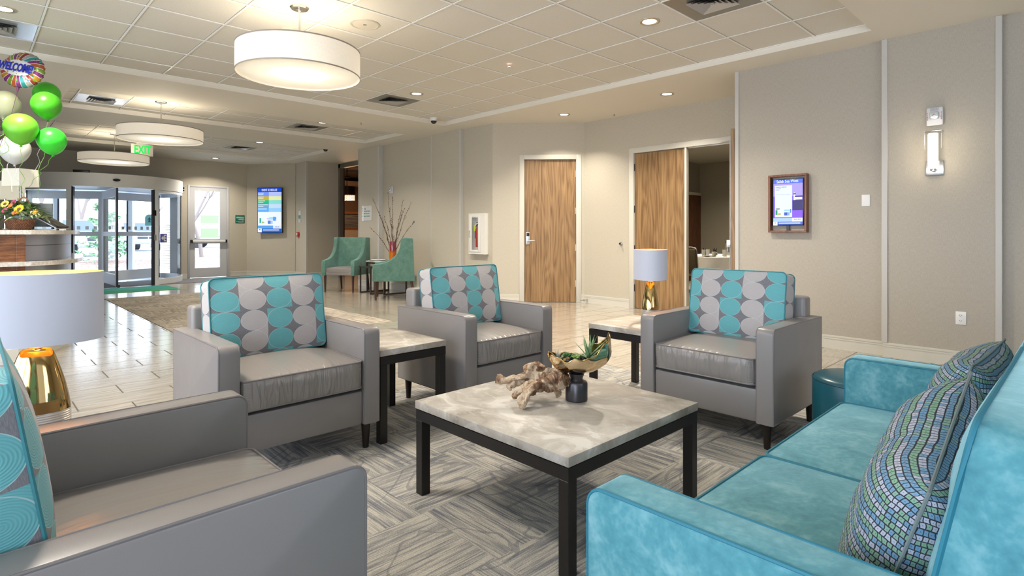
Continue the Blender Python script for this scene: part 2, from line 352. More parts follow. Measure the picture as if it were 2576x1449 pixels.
# right wall with the raised centre panel
b = B(); b.bb(-2.88, -1.42, 6.38, 6.55, 0, ZT); b.bb(-1.42, -.57, 6.33, 6.55, 0, ZT); b.bb(-.57, 3.4, 6.38, 6.55, 0, ZT)
b.bb(-2.88, -2.7, 6.5, 7.62, 0, ZT); struct(b.out('wall_right', WALL, smooth=False))
def strip(x0, x1, y0, y1, z0=.135, z1=ZS-.001, m=TRIMG):
    bb = B().bb(x0, x1, y0, y1, z0, z1, .003, 1); return struct(bb.out('trim_corner', m))
strip(-2.895, -2.85, 6.365, 6.40); strip(-1.435, -1.385, 6.318, 6.40); strip(-.60, -.555, 6.318, 6.40)
def base_profile(b, p, q, h=.135, th=.014):
    wseg(b, q, p, 0, h*.72, th); wseg(b, q, p, h*.72, h*.82, th*1.25); wseg(b, q, p, h*.82, h*.86, th*.7); wseg(b, q, p, h*.86, h*.97, th*1.0); wseg(b, q, p, h*.97, h, th*.5)
def bboard(side, segs):
    b = B()
    for p, q in segs: base_profile(b, p, q)
    return struct(b.out('baseboard_'+side, PAINT, smooth=False, recalc=True))
# segments run so the room lies to the left of q->p (thickness goes into the room)
bboard('right', [((-2.88, 6.38), (-1.42, 6.38)), ((-1.42, 6.33), (-.57, 6.33)), ((-.57, 6.38), (3, 6.38))])
# corridor wall
b = B(); b.bb(-11.44, -10.58, 6.30, 7.4, 0, ZT); b.bb(-10.58, -8.79, 6.385, 7.4, 0, ZT); b.bb(-8.79, -7.9, 6.36, 7.4, 0, ZT); b.bb(-7.9, -7.12, 6.42, 7.4, 0, ZT)
struct(b.out('wall_corridor', WALLB, smooth=False))
strip(-10.625, -10.57, 6.29, 6.385); strip(-8.80, -8.775, 6.35, 6.40); strip(-7.945, -7.89, 6.35, 6.42); strip(-11.45, -11.43, 6.29, 6.36)
bboard('corridor', [((-11.44, 6.30), (-10.58, 6.30)), ((-10.58, 6.385), (-8.79, 6.385)), ((-8.79, 6.36), (-7.9, 6.36)), ((-7.9, 6.42), (-7.12, 6.42))])
# angled wall with the single door (opening 6.795..6.05)
A0 = Vector((-7.12, 6.42)); A1 = Vector((-6.0, 7.5)); dd = (A1-A0).normalized()
def ap(s): v = A0+dd*s; return (v.x, v.y)
L = (A1-A0).length; s0, s1 = .50, 1.455
b = B(); wseg(b, ap(0), ap(s0), 0, ZT); wseg(b, ap(s1), ap(L), 0, ZT); wseg(b, ap(s0), ap(s1), 2.455, ZT)
struct(b.out('wall_angled', WALLB, smooth=False))
bboard('angled', [(ap(0), ap(s0-.045)), (ap(s1+.045), ap(L))])
# wall with the double door
b = B(); b.bb(-6.0, -5.06, 7.5, 7.62, 0, ZT); b.bb(-5.06, -3.22, 7.5, 7.62, 2.455, ZT); b.bb(-3.22, -2.7, 7.5, 7.62, 0, ZT); struct(b.out('wall_meeting', WALLB, smooth=False))
bboard('meeting', [((-6.0, 7.5), (-5.10, 7.5)), ((-3.18, 7.5), (-2.88, 7.5))])
# entrance wall, angled corner with the screen, side of the lounge opening
X0 = -16.1
b = B(); b.bb(X0-.2, X0, -3.4, .72, 0, ZT); b.bb(X0-.2, X0, 3.88, 4.06, 0, ZT); b.bb(X0-.2, X0, 5.04, 5.55, 0, ZT); b.bb(X0-.2, X0, 4.06, 5.04, 2.4, ZT); b.bb(X0-.2, X0, .72, 3.88, 2.42, ZT)
wseg(b, (X0, 5.5), (-14.96, 6.36), 0, ZT); b.bb(-14.98, -14.32, 6.37, 6.6, 0, ZT); b.bb(-14.5, -14.3, 6.4, 7.32, 0, ZT)
struct(b.out('wall_entrance', WALLB, smooth=False))
strip(-14.345, -14.29, 6.355, 6.41)
bboard('entrance', [((X0, 3.9), (X0, 4.05)), ((X0, 5.08), (X0, 5.52)), ((X0+.01, 5.5), (-14.96, 6.365)), ((-14.96, 6.37), (-14.3, 6.37)), ((-14.3, 6.38), (-14.3, 7.3))])
# unseen sides: window walls behind and beside the camera that bring in the daylight
b = B(); b.bb(-16.3, 3.4, -3.4, -3.2, 0, .5); b.bb(-16.3, 3.4, -3.4, -3.2, 2.6, ZT); b.bb(-16.3, -7.0, -3.4, -3.2, .5, 2.6)
for x in (-4.6, -2.2, .2, 2.6): b.bb(x-.12, x+.12, -3.4, -3.2, .5, 2.6)
struct(b.out('wall_south', WALL, smooth=False))
b = B(); b.bb(3.2, 3.4, -3.4, 6.5, 0, .5); b.bb(3.2, 3.4, -3.4, 6.5, 2.6, ZT); b.bb(3.2, 3.4, 3.2, 6.5, .5, 2.6); b.bb(3.2, 3.4, -3.4, 1.6, .5, 2.6)
struct(b.out('wall_east', WALL, smooth=False))
# ------------------------------------------------------------------ ceiling with three recessed trays
TR = [(-7.86, -1.43, -1.3, 5.96), (-10.56, -9.09, .95, 5.96), (-14.38, -11.93, -.6, 5.98)]
xs = sorted({-16.3, 3.4} | {t[0] for t in TR} | {t[1] for t in TR}); ys = sorted({-3.4, 7.6} | {t[2] for t in TR} | {t[3] for t in TR})
def intray(x, y): return any(t[0] < x < t[1] and t[2] < y < t[3] for t in TR)
b = B()
for x0, x1 in zip(xs, xs[1:]):
    for y0, y1 in zip(ys, ys[1:]):
        if not intray((x0+x1)/2, (y0+y1)/2): b.bb(x0, x1, y0, y1, ZS, ZT)
CEIL = struct(b.out('ceiling', SOFFIT, smooth=False))
b = B()
for t in TR: b.bb(t[0], t[1], t[2], t[3], ZC, ZT-.02)
b.out('tile_field', CTILE, CEIL, smooth=False)
b = B(); gx0, gy0 = -6.1754, 2.927
for t in TR:
    ox = {0: gx0, 1: -9.695, 2: -13.15}[TR.index(t)]
    k = math.ceil((t[0]-ox)/T)
    while ox+k*T < t[1]:
        x = ox+k*T; b.bb(x-.0075, x+.0075, t[2], t[3], ZC-.007, ZC+.002); k += 1
    k = math.ceil((t[2]-gy0)/T)
    while gy0+k*T < t[3]:
        y = gy0+k*T; b.bb(t[0], t[1], y-.0075, y+.0075, ZC-.0065, ZC+.002); k += 1
    b.bb(t[0], t[0]+.02, t[2], t[3], ZC-.006, ZC); b.bb(t[1]-.02, t[1], t[2], t[3], ZC-.006, ZC); b.bb(t[0], t[1], t[3]-.02, t[3], ZC-.006, ZC); b.bb(t[0], t[1], t[2], t[2]+.02, ZC-.006, ZC)
b.out('tee_grid', TEE, CEIL, smooth=False)
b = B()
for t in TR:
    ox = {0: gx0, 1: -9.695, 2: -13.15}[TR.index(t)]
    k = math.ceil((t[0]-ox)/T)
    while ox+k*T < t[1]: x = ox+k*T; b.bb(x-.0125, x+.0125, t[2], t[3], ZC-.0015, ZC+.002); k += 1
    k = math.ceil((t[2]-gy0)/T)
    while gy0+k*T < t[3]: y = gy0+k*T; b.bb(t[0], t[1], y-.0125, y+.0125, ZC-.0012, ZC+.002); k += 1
b.out('tile_shadow_line', P('tile_shadow_line', (.36, .33, .28), .8), CEIL, smooth=False)  # darker strips along every tee, painted in as its shadow line
# meeting room and lounge shells beyond the openings
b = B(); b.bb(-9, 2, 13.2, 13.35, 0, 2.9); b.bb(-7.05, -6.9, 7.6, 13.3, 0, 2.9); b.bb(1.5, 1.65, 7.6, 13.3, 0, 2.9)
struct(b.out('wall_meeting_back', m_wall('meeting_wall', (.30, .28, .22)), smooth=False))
b = B(); b.bb(-9, 2, 7.62, 13.3, 2.9, 3.0); struct(b.out('ceiling', P('meeting_ceiling', (.45, .43, .37), .8), smooth=False))
area('meeting_downlight', (-5.2, 10.5, 2.88), .5, 70, (1, .85, .65)); area('meeting_downlight', (-5.6, 8.6, 2.88), .5, 40, (1, .85, .65))
BROWN = P('lounge_brown', (.10, .055, .03), .5)
b = B(); b.bb(-18, -9.5, 10.6, 10.75, 0, 3.3); b.bb(-18.1, -18, 7.3, 10.7, 0, 3.3); b.bb(-9.6, -9.5, 7.4, 10.7, 0, 3.3); b.bb(-18, -14.3, 7.3, 7.45, 0, 3.3)
struct(b.out('wall_lounge', BROWN, smooth=False))
b = B(); b.bb(-18, -9.5, 7.3, 10.7, 3.05, 3.15); struct(b.out('ceiling', P('lounge_ceiling', (.05, .035, .025), .7), smooth=False))

# ------------------------------------------------------------------ ceiling fixtures
LAMPW = (1, .90, .76)
EMW = P('lamp_lens', (1, .95, .85), .4, emit=(1, .90, .72), es=5)
def downlight(x, y, z, label, pw=30, sp=115):
    t = thing('recessed_downlight', label, 'ceiling light', (x, y, z), 0, 'recessed downlights')
    b = B(); b.lathe([(.062, -.002), (.078, -.008), (.092, -.006), (.095, .0), (.062, .0)], 28); b.out('trim_ring', RINGM, t)
    b = B(); b.disc((0, 0, -.003), .063, 24, up=False); b.out('lens', EMW, t)
    l = area('downlight_or_fill', (x, y, z-.02), .12, pw*(1.5 if z > 3.05 else .8), LAMPW, spread=sp+15); l['kind'] = 'helper'
    return t
RINGM = P('downlight_ring', (.62, .55, .42), .25, .6)
downlight(-2.816, 4.455, ZC, 'largest recessed downlight, in the tiled tray ceiling near the right corner', 34)
downlight(-6.515, 4.465, ZC, 'recessed downlight beside the grey air diffuser above the corridor wall', 34)
downlight(-9.378, 4.471, ZC, 'recessed downlight in the narrow middle ceiling tray beside its diffuser', 34)
downlight(-12.366, 4.484, ZC, 'recessed downlight in the farthest tiled ceiling tray', 30)
downlight(-6.496, .226, ZC, 'recessed downlight above the balloons at the upper left', 30)
downlight(-5.80, 6.74, ZS, 'recessed downlight in the plain ceiling in front of the single wooden door', 34, 100)
downlight(-3.986, 6.73, ZS, 'recessed downlight in the plain ceiling in front of the double doors', 34, 100)
downlight(-15.28, 4.47, ZS, 'recessed downlight in the plain ceiling by the glazed exit door', 44)
for x, y in ((-1.0, 1.2), (-3.4, .2), (-4.6, 4.4), (1.2, 3.2), (-7.5, -1.6), (-10.8, -1.6), (-14.0, -1.2)): area('downlight_or_fill', (x, y, ZC-.03), .6, 72, LAMPW, spread=165)['kind'] = 'helper'  # added fill lamps without fixtures, unseen, to flatten the room light
LINEN = G('linen_shade', .8); f = LINEN.noise(LINEN.mp(LINEN.obj(), (300, 300, 60)), 1, 2); LINEN.col(LINEN.ramp(f, [(.3, (.70, .64, .54)), (.7, (.86, .81, .72))]))
LINEN.b.inputs['Emission Color'].default_value = (1, .86, .66, 1); LINEN.b.inputs['Emission Strength'].default_value = .30; LINEN = LINEN.mat
SEAM = P('shade_edge', (.30, .27, .23), .7)
DIFF = G('pendant_diffuser', .5); x, y, z = DIFF.sep(DIFF.obj())
r = DIFF.m('SQRT', DIFF.m('ADD', DIFF.m('MULTIPLY', x, x), DIFF.m('MULTIPLY', y, y)))
f = DIFF.m('ADD', r, DIFF.m('MULTIPLY', DIFF.noise(DIFF.obj(), 5, 1), .12))
DIFF.col((.9, .85, .72)); DIFF.set(DIFF.b.inputs['Emission Color'], (1, .89, .68))
DIFF.set(DIFF.b.inputs['Emission Strength'], DIFF.ramp(f, [(.18, (1.5,)*3), (.34, (.62,)*3), (.54, (.30,)*3)])); DIFF = DIFF.mat
def pendant(x, y, r, zb, zt, label):
    t = thing('drum_pendant', label, 'pendant lamp', (x, y, ZC), 0, 'drum pendants over the lobby')
    b = B(); b.lathe([(0, -.012), (.05, -.022), (.068, -.02), (.078, -.008), (.078, 0)], 32); b.out('ceiling_canopy', CHROME, t)
    b = B(); b.cyl((0, 0, -.01), (0, 0, zt-ZC), .008, seg=10); b.cyl((0, 0, -.02), (0, 0, -.045), .014, .012, 12); b.out('rod', CHROME, t)
    b = B(); b.lathe([(r-.006, zb-ZC), (r, zb-ZC), (r, zt-ZC), (r-.006, zt-ZC), (r-.006, zb-ZC)], 64); sh = b.out('shade', LINEN, t)
    b = B()
    for zz in (zb-ZC+.004, zt-ZC-.004): b.lathe([(r+.0025, zz-.005), (r+.0025, zz+.005), (r-.001, zz+.005), (r-.001, zz-.005), (r+.0025, zz-.005)], 64)
    b.out('edging', SEAM, sh)
    b = B(); b.disc((0, 0, zb-ZC+.012), r-.007, 64, up=False); b.out('diffuser', DIFF, t)
    b = B()
    for k in range(3): b.cyl((0, 0, zt-ZC-.004), ((r-.004)*math.cos(k*2.1), (r-.004)*math.sin(k*2.1), zt-ZC-.004), .004, seg=6)
    b.out('spider', CHROME, t)
    l = bpy.data.lights.new('pendant_bulb', 'POINT'); l.energy = 12; l.color = LAMPW; l.shadow_soft_size = .12
    o = bpy.data.objects.new('pendant_bulb', l); COL.objects.link(o); o.location = (x, y, (zb+zt)/2+.02); o['kind'] = 'helper'
pendant(-4.702, 2.034, .497, 2.513, 2.735, 'nearest and largest cream drum pendant, above the seating group')
pendant(-9.516, 2.05, .545, 2.53, 2.70, 'middle one of three cream drum pendants, in front of the exit sign')
pendant(-13.266, 2.07, .575, 2.536, 2.695, 'farthest cream drum pendant, in front of the revolving door')
GRYM = P('diffuser_metal', (.30, .29, .26), .3, .55); GRY2 = P('diffuser_louvre', (.42, .41, .39), .35, .3)
def vent(cx, cy, label, mt=None):
    t = thing('ceiling_vent', label, 'air vent', (cx, cy, ZC), 0, 'square ceiling air diffusers')
    h = .292; b = B(); b.bm.faces.new([b.bm.verts.new(v) for v in ((-h, -h, -.004), (-h, h, -.004), (h, h, -.004), (h, -h, -.004))])
    b.out('panel', mt or GRYM, t, smooth=False)
    b = B()
    for k in range(4):
        a, c = .16-.036*k, .160-.036*k-.030
        for q in range(4):
            M = Matrix.Rotation(q*PI/2, 3, 'Z')
            b.quad(*[M @ Vector(v) for v in ((-a, -a, -.022), (a, -a, -.022), (c, -c, -.007), (-c, -c, -.007))])
    b.box((0, 0, -.016), (.03, .03, .006)); b.out('louvres', GRY2, t, smooth=False)
    b = B(); b.bb(-.15, .15, -.15, .15, -.0065, -.005); b.out('throat', BLACK, t, smooth=False)
SHINY = P('vent_panel_reflection', (.75, .76, .78), .18, .7)  # paler copy of the diffuser metal, bright reflections put into its colour
vent(-7.088, 4.451, 'grey square air diffuser in the large tray left of its downlight')
vent(-9.998, 4.451, 'grey square air diffuser in the narrow middle ceiling tray')
vent(-13.455, 4.451, 'grey square air diffuser in the farthest ceiling tray')
vent(-2.213, 4.451, 'square air diffuser cut by the top of the view at the right')
vent(-7.088, .184, 'brightly reflecting air diffuser above the balloons', SHINY)
vent(-9.998, 1.403, 'brightly reflecting air diffuser at the left end of the middle tray', SHINY)
t = thing('smoke_detector', 'cream smoke detector on the ceiling beside the nearest drum pendant', 'smoke detector', (-5.298, 2.20, ZC))
b = B(); b.lathe([(.078, 0), (.078, -.012), (.055, -.02), (.045, -.042), (.03, -.05), (0, -.05)], 28); b.out('housing', P('cream_plastic', (.62, .57, .45), .45), t)
b = B(); b.lathe([(.0465, -.034), (.0475, -.038), (.044, -.044)], 20); b.out('sensor_slot', BLACK, t)
t = thing('ceiling_speaker', 'round flush ceiling speaker right of the nearest drum pendant', 'speaker', (-4.671, 2.634, ZC))
b = B(); b.disc((0, 0, -.004), .118, 36, up=False); b.out('grille', P('speaker_grille', (.60, .56, .48), .8), t)
b = B(); b.lathe([(.113, -.003), (.118, -.008), (.134, -.006), (.138, 0)], 36); b.out('trim_ring', P('speaker_ring', (.50, .46, .39), .5), t)
b = B(); b.box((0, 0, -.006), (.03, .006, .004), rot=(0, 0, .9)); b.out('badge', BLACK, t)
def sprinkler(x, y, z, label):
    t = thing('sprinkler_head', label, 'sprinkler', (x, y, z), 0, 'fire sprinklers')
    b = B(); b.lathe([(.032, 0), (.032, -.004), (.02, -.01), (0, -.012)], 20); b.out('escutcheon', WHITE, t)
    b = B(); b.cyl((0, 0, -.01), (0, 0, -.038), .006, seg=8); b.cyl((0, 0, -.038), (0, 0, -.041), .016, seg=12); b.out('deflector', RED0, t)
RED0 = P('sprinkler_metal', (.38, .22, .16), .4, .5)
sprinkler(-4.625, 4.425, ZC, 'small fire sprinkler in a tile of the large ceiling tray')
sprinkler(-8.55, 4.75, ZS, 'small fire sprinkler on the beam between the trays')
sprinkler(-11.85, 4.75, ZC, 'small fire sprinkler in the farthest ceiling tray')
sprinkler(-5.203, 7.234, ZS, 'small fire sprinkler over the angled corner by the double doors')
def domecam(x, y, z, label):
    t = thing('dome_camera', label, 'security camera', (x, y, z), 0, 'dome security cameras')
    b = B(); b.lathe([(.062, 0), (.062, -.03), (.056, -.05), (.05, -.052)], 28); b.out('housing', WHITE, t)
    b = B(); b.lathe([(.05, -.05), (.047, -.07), (.036, -.088), (.018, -.098), (0, -.1)], 28); b.out('dome', P('smoked_dome', (.02, .015, .015), .06), t)
domecam(-7.70, 5.62, ZC, 'white dome camera in the corner of the large tray above the corridor')
domecam(-12.03, 5.80, ZC, 'white dome camera in the corner of the farthest tray')
t = thing('exit_sign', 'white hanging exit sign with green letters behind the middle pendant', 'exit sign', (-13.75, 2.62, ZS), R(90))
EXG = P('exit_green', (.0, .2, .03), .5, emit=(.0, .75, .10), es=.9)
b = B(); b.bb(-.195, .195, -.012, .012, -.262, -.025, .004); b.out('panel', P('exit_panel', (.74, .72, .64), .4), t)
b = B(); b.bb(-.1, .1, -.03, .03, -.025, 0, .004); b.out('canopy', WHITE, t)
text('EXIT', .235, EXG, t, (.005, -.0135, -.146), (R(90), 0, 0), sx=.62, bold=.006)

# ------------------------------------------------------------------ doors
def leafm(b, w, h, th=.045): return b.bb(0, w, -th/2, th/2, .012, h, .002, 1)
# single door in the angled wall
t = thing('door_1', 'closed wooden door with a card lock in the angled wall', 'door', (*ap(s0), 0), math.atan2(dd.y, dd.x)); struct(t)
W = s1-s0
b = B(); b.bb(.042, W-.042, .035, .08, .008, 2.415, .002, 1); b.out('leaf', WOOD, t)
b = B(); b.bb(-.045, .04, -.012, .12, 0, 2.50, .004); b.bb(W-.04, W+.045, -.012, .12, 0, 2.50, .004); b.bb(.04, W-.04, -.0115, .12, 2.42, 2.50, .002); b.out('frame', PAINT, t)
b = B()
for z in (2.18, 1.55, .93, .32): b.cyl((W-.042, .03, z-.055), (W-.042, .03, z+.055), .009, seg=8)
b.out('hinges', STEEL, t)
lk = B(); lk.box((.10, .027, 1.085), (.07, .018, .21), .006); lk = lk.out('lock_plate', STEEL, t)
b = B(); b.box((.10, .016, 1.15), (.05, .006, .055), .003); b.out('card_reader', BLACK, lk)
b = B(); b.tube([(.10, .02, 1.045), (.10, -.035, 1.045), (.125, -.04, 1.045), (.225, -.035, 1.045)], [.011, .011, .01, .008], 10); b.out('lever', CHROME, lk)
t = thing('door_2', 'tall double wooden doors to the meeting room, right leaf open', 'door', (-5.06, 7.5, 0)); struct(t)
b = B(); b.bb(.045, .915, .02, .065, .008, 2.41, .002, 1); b.out('closed_leaf', WOOD, t)['label'] = 'closed left leaf of the double doors'
b = B(); b.bb(-.045, .04, -.014, .12, 0, 2.50, .004); b.bb(1.80, 1.885, -.014, .12, 0, 2.50, .004); b.bb(.04, 1.80, -.0135, .12, 2.42, 2.50, .002); b.out('frame', PAINT, t)
b = B(); b.bb(.905, .935, -.008, .07, 0, 2.42, .003); b.out('astragal', PAINT, t)
b = B()
for z in (2.2, 1.55, .93, .32): b.cyl((.04, .012, z-.055), (.04, .012, z+.055), .010, seg=8)
b.out('hinges', DLEG, t)
b = B(); b.bb(0, .875, -.045, 0, .012, 2.435, .002, 1); lf = b.out('open_leaf', WOOD, t); lf.location = (1.84, -.02, 0); lf.rotation_euler = (0, 0, R(-76.5))
b = B(); b.box((.42, -.07, 2.36), (.30, .05, .07), .008); b.out('closer', WHITE, lf)
b = B(); b.tube([(.845, -.058, .3), (.845, -.058, 2.3)], .006, 6); b.box((.83, -.075, 1.05), (.05, .05, .09), .006); b.out('vertical_rod', STEEL, lf)
b = B(); b.tube([(1.35, .03, 2.44), (1.5, -.02, 2.425), (1.83, -.1, 2.42)], .008, 6); b.bb(.94, 1.80, .03, .06, 2.405, 2.42); b.out('closer_arm', STEEL, t)
def wallstop(loc, rz, label):
    t = thing('door_stop', label, 'door stop', loc, rz)
    b = B(); b.cyl((0, 0, 0), (0, -.012, 0), .028, seg=18); b.cyl((0, -.012, 0), (0, -.035, 0), .016, .02, 14); b.out('bumper_base', STEEL, t)
    b = B(); b.cyl((0, -.035, 0), (0, -.045, 0), .014, seg=14); b.out('rubber_pad', BLACK, t)
wallstop((-5.257, 7.5, 1.006), 0, 'round wall door stop left of the double doors')
t = thing('floor_door_stop', 'small chrome door stop on the floor by the angled wall baseboard', 'door stop', (-5.93, 7.40, 0.06))
b = B(); b.tube([(.0, .09, 0), (0, -.02, 0)], .009, 8); b.ball((0, .0, 0), .022, 1); b.ball((-.05, -.02, -.01), .016, 1); b.cyl((0, 0, 0), (-.05, -.02, -.01), .008, seg=6); b.out('stop', CHROME, t)
t['label'] = 'small chrome door stop fixed to the baseboard between the doors'
# ------------------------------------------------------------------ seating
def rrs(x, y, hw, hd, r):
    m = max(abs(x)/hw, abs(y)/hd)
    if m < 1e-9 or r <= 0: return x, y
    bx, by = abs(x)/m, abs(y)/m; cx, cy = hw-r, hd-r
    if bx > cx and by > cy:
        a = bx*bx+by*by; bb = -2*(bx*cx+by*cy); c = cx*cx+cy*cy-r*r; disc = bb*bb-4*a*c
        if disc > 0:
            t = (-bb+math.sqrt(disc))/(2*a)
            if t < 1: return x*t, y*t
    return x, y
def cushion(name, w, d, h, mat, parent, loc, rot=(0, 0, 0), axis='z', uo=10.181, so=10.09, crown=.02, side=.008, r=.03, n=14, pipe=None, pr=.0045, wrinkle=0, seed=0, sag=0):
    """boxed cushion; piping runs round the two faces perpendicular to axis"""
    b = B(); b.uvl = b.bm.loops.layers.uv.new('UVMap')
    def pos(a, e, c):
        x, y, z = a*w/2, e*d/2, c*h/2
        if axis == 'z': x, y = rrs(x, y, w/2, d/2, r)
        else: x, z = rrs(x, z, w/2, h/2, r)
        kz = crown if axis == 'z' else side; ky = side if axis == 'z' else crown
        z += c*kz*(1-abs(a)**3)*(1-abs(e)**3); y += e*ky*(1-abs(a)**3)*(1-abs(c)**3); x += a*side*(1-abs(e)**3)*(1-abs(c)**2)
        z -= sag*(1-a*a)*(1 if axis != 'z' else .3)*max(c, 0)
        if wrinkle:
            e2 = (1-abs(c)**4) if axis == 'z' else 1
            y += wrinkle*e2*noise.noise(Vector((x*26+seed, y*4, z*6)))*(1 if e < 0 else .3)*(abs(e) > .9)
            x += wrinkle*e2*noise.noise(Vector((y*20+seed, x*3, z*6)))*(abs(a) > .9)
        return Vector((x, y, z))
    for ax in range(3):
        for sg in (-1, 1):
            def fn(u, v):
                q = [0, 0, 0]; q[ax] = sg; q[(ax+1) % 3] = 2*u-1; q[(ax+2) % 3] = 2*v-1; return pos(*q)
            def uvf(u, v):
                p = fn(u, v)
                return (p.x+uo, p.z+10.05) if ax == 1 else ((p.y+so, p.z+10.05) if ax == 0 else (p.x+uo, p.y+10))
            b.grid(fn, n*(3 if wrinkle else 1), n if ax != 9 else 2, uv=uvf)
    bmesh.ops.remove_doubles(b.bm, verts=b.bm.verts, dist=.0005)
    o = b.out(name, mat, parent, ang=50); o.location = loc; o.rotation_euler = rot
    if pipe:
        b = B()
        for sg in (-1, 1):
            loop = rrect(w, d if axis == 'z' else h, r, 5); pts = []
            L2 = len(loop)
            for i in range(L2):
                p, q = loop[i], loop[(i+1) % L2]; k = 6 if (Vector(p)-Vector(q)).length > .1 else 1
                for j in range(k):
                    x, y = p[0]+(q[0]-p[0])*j/k, p[1]+(q[1]-p[1])*j/k
                    pts.append((x, y, sg*h/2) if axis == 'z' else (x, sg*d/2, y))
            if sag or side:
                pts = [(x*(1+0), y, z) for x, y, z in pts]
            b.tube(pts, pr, 6, closed=True)
        b.out('piping', pipe, o)
    return o
def arm(name, x, th, dep, h, z0, mat, pipe, parent, r=.035, y0=0.0):
    pr = [(y0, z0)]+[(y0+r-r*math.cos(R(a)), h-r+r*math.sin(R(a))) for a in range(0, 91, 15)]+[(y0+dep, h-.004), (y0+dep, z0)]
    b = B(); a = [b.bm.verts.new((x-th/2, y, z)) for y, z in pr]; c = [b.bm.verts.new((x+th/2, y, z)) for y, z in pr]; n = len(pr)
    b.bm.faces.new(a); b.bm.faces.new(c[::-1])
    for k in range(n): b.bm.faces.new((a[k], a[(k+1) % n], c[(k+1) % n], c[k]))
    bmesh.ops.recalc_face_normals(b.bm, faces=b.bm.faces)
    es = [e for e in b.bm.edges if abs(e.verts[0].co.x-e.verts[1].co.x) < 1e-6]
    bmesh.ops.bevel(b.bm, geom=es, offset=.009, segments=3, profile=.5, affect='EDGES')
    o = b.out(name, mat, parent, ang=40)
    b = B()
    for sg in (-1, 1):
        X = x+sg*(th/2-.0035); off = .0035
        pts = [(X, y0+off, z0+.004), (X, y0+off, h*.6)]+[(X, y0+off+(r-off)-(r-off)*math.cos(R(a)), h-r+(r-off)*math.sin(R(a))) for a in range(0, 91, 15)]+[(X, y0+dep*.5, h-off), (X, y0+dep-off, h-off-.004), (X, y0+dep-off, z0+.004)]
        b.tube(pts, .0042, 6, closed=True)
    b.out('piping', pipe, o); return o
def tleg(x, y, h, parent, mat=DLEG, r0=.026, r1=.016, dx=0, dy=0):
    return B().cyl((x, y, h), (x+dx, y+dy, 0), r0, r1, 16).out('leg', mat, parent)
def armchair(loc, rz, W, label, seed, cr=0, cy=.535, uo=10.181, so=10.09):
    t = thing('leather_armchair', label, 'armchair', loc, rz, 'taupe leather armchairs around the coffee table')
    D, H, at = .765, .668, .095
    for sg in (-1, 1): arm('arm', sg*(W/2-at/2), at, D, H, .15, LEATHER, PIPE, t)
    b = B(); b.bb(-W/2+at+.001, W/2-at-.001, .014, .70, .15, .332, .012, 2); b.out('seat_base', LEATHER, t)
    b = B(); b.bb(-W/2+at-.03, W/2-at+.03, cy+.125, cy+.235, .152, .787, .022, 4); b.out('backrest', LEATHER, t)
    cushion('seat_cushion', W-2*at-.012, .60, .140, CLEATHER, t, (0, .296, .428), (R(.8), 0, 0), 'z', crown=.030, side=.014, r=.035, pipe=PIPE, wrinkle=.009, seed=seed)
    cushion('back_cushion', .622, .135, .425, TEAR, t, (cr, cy, .722), (R(-9), R(cr*30), 0), 'y', uo, so, .030, .006, .03, pipe=TPIPE, pr=.004, seed=seed, sag=.0)['label'] = 'teal and grey teardrop patterned back cushion'
    for x in (-W/2+.055, W/2-.055):
        for y in (.055, D-.055): tleg(x, y, .152, t, dx=.0, dy=0)
    return t
chA = armchair((-2.745, 1.226, 0), R(90), .825, 'taupe leather armchair in front of the tiled walkway, left of the low side table', 1.3)
chB = armchair((-2.71, 2.62, 0), R(90), .80, 'taupe leather armchair farthest back, between the two marble side tables', 5.1)
chC = armchair((-1.607, 3.09, 0), 0, .825, 'taupe leather armchair at the right, beside the teal sofa and round ottoman', 9.7, cr=-.012, uo=10.238)
chD = armchair((-1.575, .655, 0), R(180), .85, 'taupe leather armchair nearest the viewer, cut by the bottom left edge', 14.2, cy=.635, so=10.2225)
# sofa: faces -X
sf = thing('teal_sofa', 'teal velvet two-seat sofa at the lower right', 'sofa', (-.745, 1.858, 0), R(-90))
# local: x along -Y(world)... front faces -y(local) -> world -X ; local x -> world -Y
SW, SD = 1.845, .84
for sg in (-1, 1): arm('arm', sg*(SW/2-.052), .104, SD, .662, .15, VELVET, VPIPE, sf, r=.04)
b = B(); b.bb(-SW/2+.104, SW/2-.104, .012, .76, .15, .325, .01); b.out('seat_base', VELVET, sf)
b = B(); b.bb(-SW/2+.07, SW/2-.07, .735, .865, .152, .80, .03, 4); b.out('backrest', VELVET, sf)
for sg in (-1, 1):
    cushion('seat_cushion', (SW-.208)/2-.006, .66, .14, VELVET, sf, (sg*(SW-.208)/4, .325, .398), (0, 0, 0), 'z', crown=.024, side=.012, r=.03, pipe=VPIPE)
    cushion('back_cushion', (SW-.208)/2-.004, .13, .44, VELVET, sf, (sg*(SW-.208)/4, .645, .685), (R(-11), 0, 0), 'y', crown=.035, side=.01, r=.04, pipe=VPIPE)
for x in (-SW/2+.06, SW/2-.06):
    for y in (.06, SD-.06): tleg(x, y, .152, sf)
t = thing('round_ottoman', 'round dark teal leather ottoman between the right armchair and the sofa', 'ottoman', (-.84, 3.27, 0))
b = B(); b.lathe([(0, .465), (.12, .462), (.19, .452), (.205, .44), (.212, .425), (.212, .06), (.205, .05), (0, .05)], 48); b.out('body', OTTO, t)
b = B(); b.tube([(.209*math.cos(k*PI/24), .209*math.sin(k*PI/24), .435) for k in range(48)], .004, 6, closed=True); b.out('piping', P('otto_piping', (.005, .05, .07), .4), t)
b = B()
for k in range(4): b.cyl((.15*math.cos(k*PI/2+.7), .15*math.sin(k*PI/2+.7), 0), (.15*math.cos(k*PI/2+.7), .15*math.sin(k*PI/2+.7), .055), .02, seg=12)
b.out('feet', DLEG, t)
